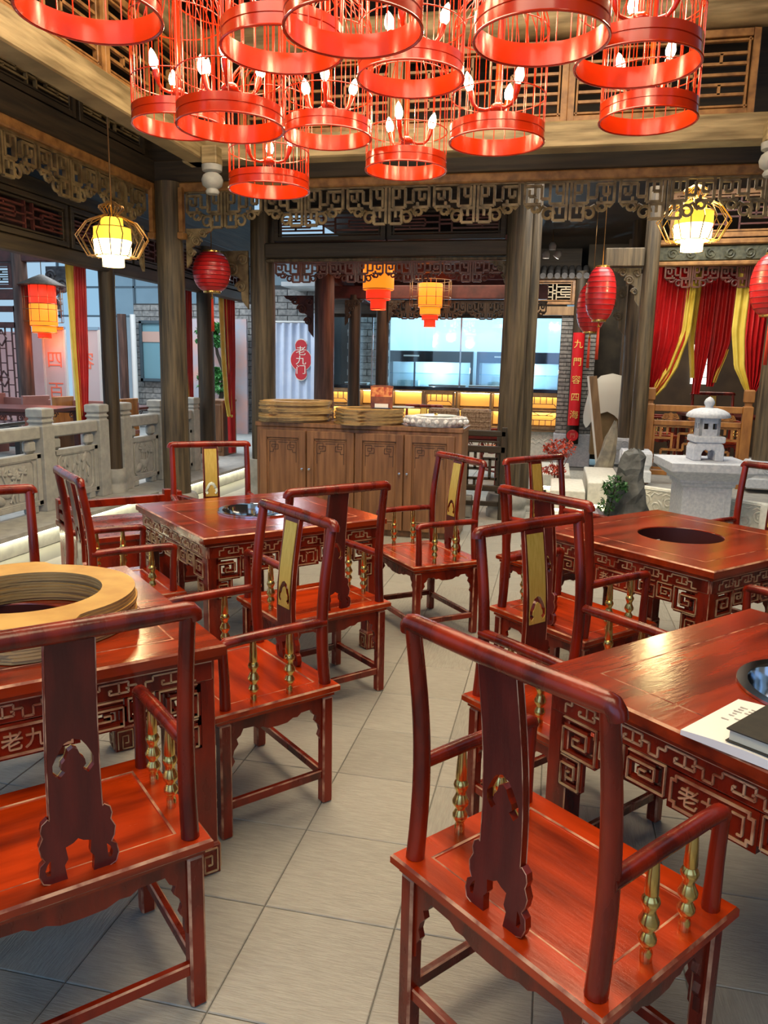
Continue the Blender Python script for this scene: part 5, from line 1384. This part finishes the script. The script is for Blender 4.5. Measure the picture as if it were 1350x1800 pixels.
# ================================================================ LEFT COURTYARD BEYOND THE BALUSTRADE
pinkw = mat('pink_lit_wall', (.72, .40, .37), (.80, .48, .45), rough=.8, nscale=2)  # pink glow of the lanterns is put into this wall colour
wall('wall_courtyard', (-9.6, 12.4, 1.05), (1.9, .1, 2.1), pinkw, 'wall with pink glow painted in behind the lattice door in the courtyard')
dr = empty('door_1', (-8.95, 11.05, .2), 0, 'red brown lattice door at the far left beyond the balustrade', None, None, 'structure')
dw_, dh_ = .98, 2.25
f = MB()
for x in (-dw_ / 2, dw_ / 2): f.box((x, 0, dh_ / 2), (.09, .08, dh_))
for z in (.05, dh_ - .05, dh_ - .30): f.box((0, 0, z), (dw_, .08, .09))
f.build('door_frame', red_lat, dr, .005)
for k in range(1, 8):
    x = -dw_ / 2 + dw_ * k / 8; MB().bar((x, 0, .08), (x, 0, dh_ - .32), .02, .018, up=(0, 1, 0)).build('lattice_bar', red_lat, dr)
for k in range(1, 16):
    z = .08 + (dh_ - .4) * k / 16
    for q in range(4):
        x = -dw_ / 2 + dw_ * (2 * q + (k % 2)) / 8; MB().bar((x, 0, z), (x + dw_ / 8, 0, z), .02, .018).build('lattice_bar', red_lat, dr)
for k in range(3):
    for q in (-1, 1):
        z = .45 + k * .65; x = q * .18
        for a, b in (((0, .13), (.09, 0)), ((.09, 0), (0, -.13)), ((0, -.13), (-.09, 0)), ((-.09, 0), (0, .13))): MB().bar((x + a[0], -.012, z + a[1]), (x + b[0], -.012, z + b[1]), .02, .02).build('lattice_bar', red_lat, dr)
column(-8.33, 11.0, .2, 3.4, .12, 'red brown post beside the courtyard lantern', None, MATS['red_brown_post'])
beam((-10.0, 11.0, 2.62), (-8.3, 11.0, 2.62), .12, .16, red_lat, 'red brown lintel over the courtyard door')
beam((-10.0, 11.0, 3.2), (-7.0, 11.0, 3.2), .14, .18, red_lat, 'red brown upper beam of the courtyard hall')
lattice_window((-9.5, 11.0, 2.72), (1, 0, 0), 1.05, .38, red_lat, dark_wood, 'small dark lattice window over the courtyard door', .05, .016)
bracket((-8.18, 11.45, 3.1), 0, .75, mat('slate_carving', (.05, .055, .065), (.14, .15, .17), rough=.6, nscale=9), 'dark carved eave bracket above the courtyard lantern')
# etched glass panels with mirrored characters
frost = bpy.data.materials.new('frosted_banner'); frost.use_nodes = True
nb = frost.node_tree.nodes['Principled BSDF']; nb.inputs['Base Color'].default_value = (.62, .55, .56, 1); nb.inputs['Roughness'].default_value = .35; nb.inputs['Alpha'].default_value = .82
salmon = mat('salmon_lettering', (.85, .20, .12), rough=.5)
for (x0_, x1_, chars, lab) in ((-8.18, -7.82, '四百', 'tall frosted glass panel with two mirrored red characters below the courtyard lantern'), (-7.66, -7.20, '容', 'second frosted glass panel with a mirrored red character beside the first drape')):
    t = empty('glass_banner', ((x0_ + x1_) / 2, 11.3, .2), 0, lab, 'glass panel')
    MB().box((0, 0, .95), (x1_ - x0_, .02, 1.9)).build('pane', frost, t); MB().box((0, 0, 1.92), (x1_ - x0_ + .04, .05, .05)).build('head_rail', steel, t)
    for s in (-1, 1): MB().box((s * (x1_ - x0_ + .03) / 2, 0, .95), (.03, .05, 1.9)).build('side_rail', plaster, t)
    tx = MB()
    for k, ch in enumerate(chars): add_text(tx, ch, .30, lambda x, y, z, k=k: (-x, -.014 + z, 1.42 - k * .50 + y), 0, .003)
    tx.build('mirrored_characters', salmon, t)
# glazed hall front with thin mullions further back
gw = empty('window_40', (-9.0, 15.8, 2.6), 0, 'tall glazing with thin mullions behind the courtyard', None, None, 'structure')
for k in range(9): MB().box((-2 + k * .62, 0, .9), (.04, .05, 1.9)).build('mullion', mat('slate_frame', (.10, .14, .17), rough=.5) if 'slate_frame' not in MATS else MATS['slate_frame'], gw)
for z in (.0, .62, 1.25): MB().box((.5, 0, z), (5.2, .05, .04)).build('mullion', MATS['slate_frame'], gw)
MB().box((.5, .02, .9), (5.1, .01, 1.8)).build('pane', glassm, gw)
brick_wall('wall_courtyard_back', 'pale grey brick wall of the courtyard with a framed window', -9.0, -6.3, 15.5, .2, 2.85, bl=.40, bh=.125, skip=lambda x, z: -8.8 < x < -8.05 and 1.15 < z < 2.5)
bw_ = empty('window_41', (-8.42, 15.40, 1.22), 0, 'dark framed window in the pale brick courtyard wall', None, None, 'structure')
for x in (-.36, .36): MB().box((x, 0, .62), (.06, .08, 1.26)).build('window_frame', mat('blue_frame', (.06, .09, .11), rough=.4) if 'blue_frame' not in MATS else MATS['blue_frame'], bw_)
for z in (.02, 1.24): MB().box((0, 0, z), (.78, .08, .06)).build('window_frame', MATS['blue_frame'], bw_)
MB().box((0, .02, .62), (.68, .01, 1.2)).build('pane', mat('teal_pane', (.16, .32, .38), rough=.08), bw_)
MB().box((0, .0, .93), (.68, .012, .22)).build('peach_reflection_band', mat('peach_reflection', (.52, .34, .28), rough=.5), bw_)  # reflection painted as an opaque peach band across the pane
column(-9.05, 15.1, .2, 2.6, .10, 'red brown post before the pale brick courtyard wall', None, MATS['red_brown_post'])
o = MB().lathe([(.06, 0), (.06, 2.4)], 12).build('trim_144', paper, None, loc=(-8.85, 15.2, .2)); tag(o, 'white downpipe on the courtyard wall', kind='structure')
mural = wall('wall_mural', (-6.8, 14.9, 1.35), (1.3, .06, 2.3), mat('mural_paint', (.36, .38, .45), (.58, .34, .30), rough=.6, nscale=2.2), 'painted panel behind the pine trees')
pine_m = mat('pine_needles', (.03, .16, .04), (.10, .36, .10), rough=.6, nscale=20)
for (x, y, z, lab, blobs) in ((-6.62, 14.4, .2, 'potted pine with layered green pads seen left of the last drape', [(-.05, 0, 1.85, .34, .12), (-.16, 0, 2.02, .22, .09), (.1, 0, 2.10, .22, .09), (0, 0, .95, .36, .13), (-.14, 0, 1.14, .24, .10), (.14, 0, 1.18, .15, .07), (-.02, .0, 1.28, .10, .05)]),):
    t = empty('pine_tree', (x, y, z), 0, lab, 'tree')
    MB().tube([(0, 0, 0), (.05, 0, .5), (.16, 0, .95), (.17, 0, 1.3), (.05, 0, 1.6), (0, 0, 1.9)], [.06, .055, .05, .045, .035, .02], 8).build('trunk', dark_wood, t)
    for k, (bx_, by_, bz_, r, h_) in enumerate(blobs): leaf_cloud(t, (bx_, by_, bz_), (r, r * .8, h_), 240, .07, pine_m, 'needle_pad', 30 + k)

# furniture on the walkway and in the courtyard
def low_table(name, loc, rz, w_, d_, h_, m, label):
    t = empty(name, loc, rz, label, 'table')
    MB().loft([(.02, h_ - .05), (0, h_ - .04), (0, h_)], w_ / 2, d_ / 2).build('tabletop', m, t, .004)
    for sx in (-1, 1):
        for sy in (-1, 1): MB().box((sx * (w_ / 2 - .06), sy * (d_ / 2 - .06), (h_ - .05) / 2), (.06, .06, h_ - .05)).build('leg', m, t)
    for sy in (-1, 1):
        mb = MB()
        for k in range(6):
            x = -w_ / 2 + .12 + (w_ - .24) * k / 5; mb.tube(spiral((x, h_ - .12), .05, 1.5, 14, lambda u, v: (u, sy * (d_ / 2 - .05), v)), .008, 5)
        mb.box((0, sy * (d_ / 2 - .05), h_ - .07), (w_ - .12, .02, .04)); mb.build('carved_apron', m, t)
    return t
dkred = mat('dark_red_furniture', (.05, .012, .010), (.10, .022, .016), rough=.35, nscale=4)
low_table('dining_table', (-7.0, 8.9, .2), .1, 1.5, .9, .80, dkred, 'dark carved table beyond the balustrade under the courtyard lantern')
low_table('dining_table', (-6.6, 7.2, .2), .1, 1.5, .9, .72, black_gloss, 'black table just behind the first balustrade panel')
low_table('dining_table', (-6.75, 10.75, .2), 0, 1.3, .9, .74, dkred, 'dark table behind the balustrade right of the slender post')
def settle(loc, rz, label, m):
    t = empty('wooden_settle', loc, rz, label, 'bench')
    MB().box((0, 0, .42), (1.1, .45, .06)).build('seat', m, t, .006); MB().box((0, .21, .78), (1.1, .04, .12)).build('back_rail', m, t, .006); MB().box((0, .21, .60), (1.1, .03, .08)).build('back_rail', m, t, .006)
    for sx in (-1, 1): MB().box((sx * .52, .0, .45), (.05, .45, .90)).build('end_panel', orange_wood if rz == 0 else m, t, .006)
    return t
pinkf = mat('rosy_wood', (.20, .08, .07), (.28, .12, .10), rough=.4, nscale=4)
settle((-6.4, 9.9, .2), 0, 'rosy wooden settle behind the balustrade left of the corner column', pinkf)
settle((-7.9, 10.1, .2), -.3, 'rosy wooden settle beside the first drape in the courtyard', pinkf)
cu = empty('brown_cupboard', (-5.42, 11.3, .2), 0, 'brown wooden cupboard behind the last drape on the left', 'cupboard')
MB().loft([(0, 0), (0, .82), (-.01, .83), (-.01, .86)], .45, .25).build('body', cab_wood, cu, .004)
for s in (-1, 1): MB().box((s * .22, -.256, .43), (.40, .016, .72)).build('door', cab_wood, cu, .004)
# low seat with fret arms between the walkway and the left chair
lo = empty('low_daybed', (-3.05, 5.15, 0), D45(47), 'low dark red seat with fret ended arms behind the edge on armchair', 'bench')
MB().loft([(.02, .0), (.02, .36), (0, .37), (0, .41)], .48, .40).build('body', lac, lo, .005)
for s in (-1, 1):
    a = MB(); a.box((s * .45, .0, .46), (.05, .70, .05)); a.box((s * .45, -.33, .50), (.055, .09, .16)); a.box((s * .45, .33, .50), (.055, .09, .16)); a.bar((s * .45, -.30, .56), (s * .45, .30, .53), .05, .04)
    a.build('armrest', lac, lo, .004)
b = MB(); b.box((0, .37, .52), (.9, .05, .06)); b.box((-.4, .37, .50), (.10, .055, .18)); b.box((.4, .37, .50), (.10, .055, .18)); b.build('backrest', lac, lo, .004)
# small things behind the cabinet in the rear pavilion
low_table('dining_table', (-1.2, 10.4, 0), .1, 1.1, .9, .76, lac_dark, 'dark red table in the rear pavilion behind the cabinet')
for k, (x, lab) in enumerate(((-1.45, 'left one of two woven baskets behind the cabinet'), (-1.02, 'right one of two woven baskets behind the cabinet'))):
    t = empty('woven_basket', (x, 10.3, .76), 0, lab, 'basket')
    wm = MATS.get('wicker') or mat('wicker', (.16, .09, .05), (.40, .27, .17), rough=.7, nscale=45)
    MB().loft([(.01, 0), (0, .02), (0, .30), (.01, .32)], .19, .13).build('body', wm, t)
    for q in range(5): MB().loft([(0, .03 + q * .06), (-.006, .045 + q * .06), (0, .06 + q * .06)], .19, .13, cap=False).build('woven_band', wm, t)
for k, (x, y, a, lab) in enumerate(((-.75, 11.7, 2.2, 'red armchair in the rear pavilion left of the dark column'), (-1.9, 11.2, 3.2, 'red armchair in the rear pavilion behind the glass tray'))):
    c = copy_tree(chair0); c.location = (x, y, 0); c.rotation_euler = (0, 0, a); tag(c, lab, 'chair', 'red lacquer armchairs with brass spindles')
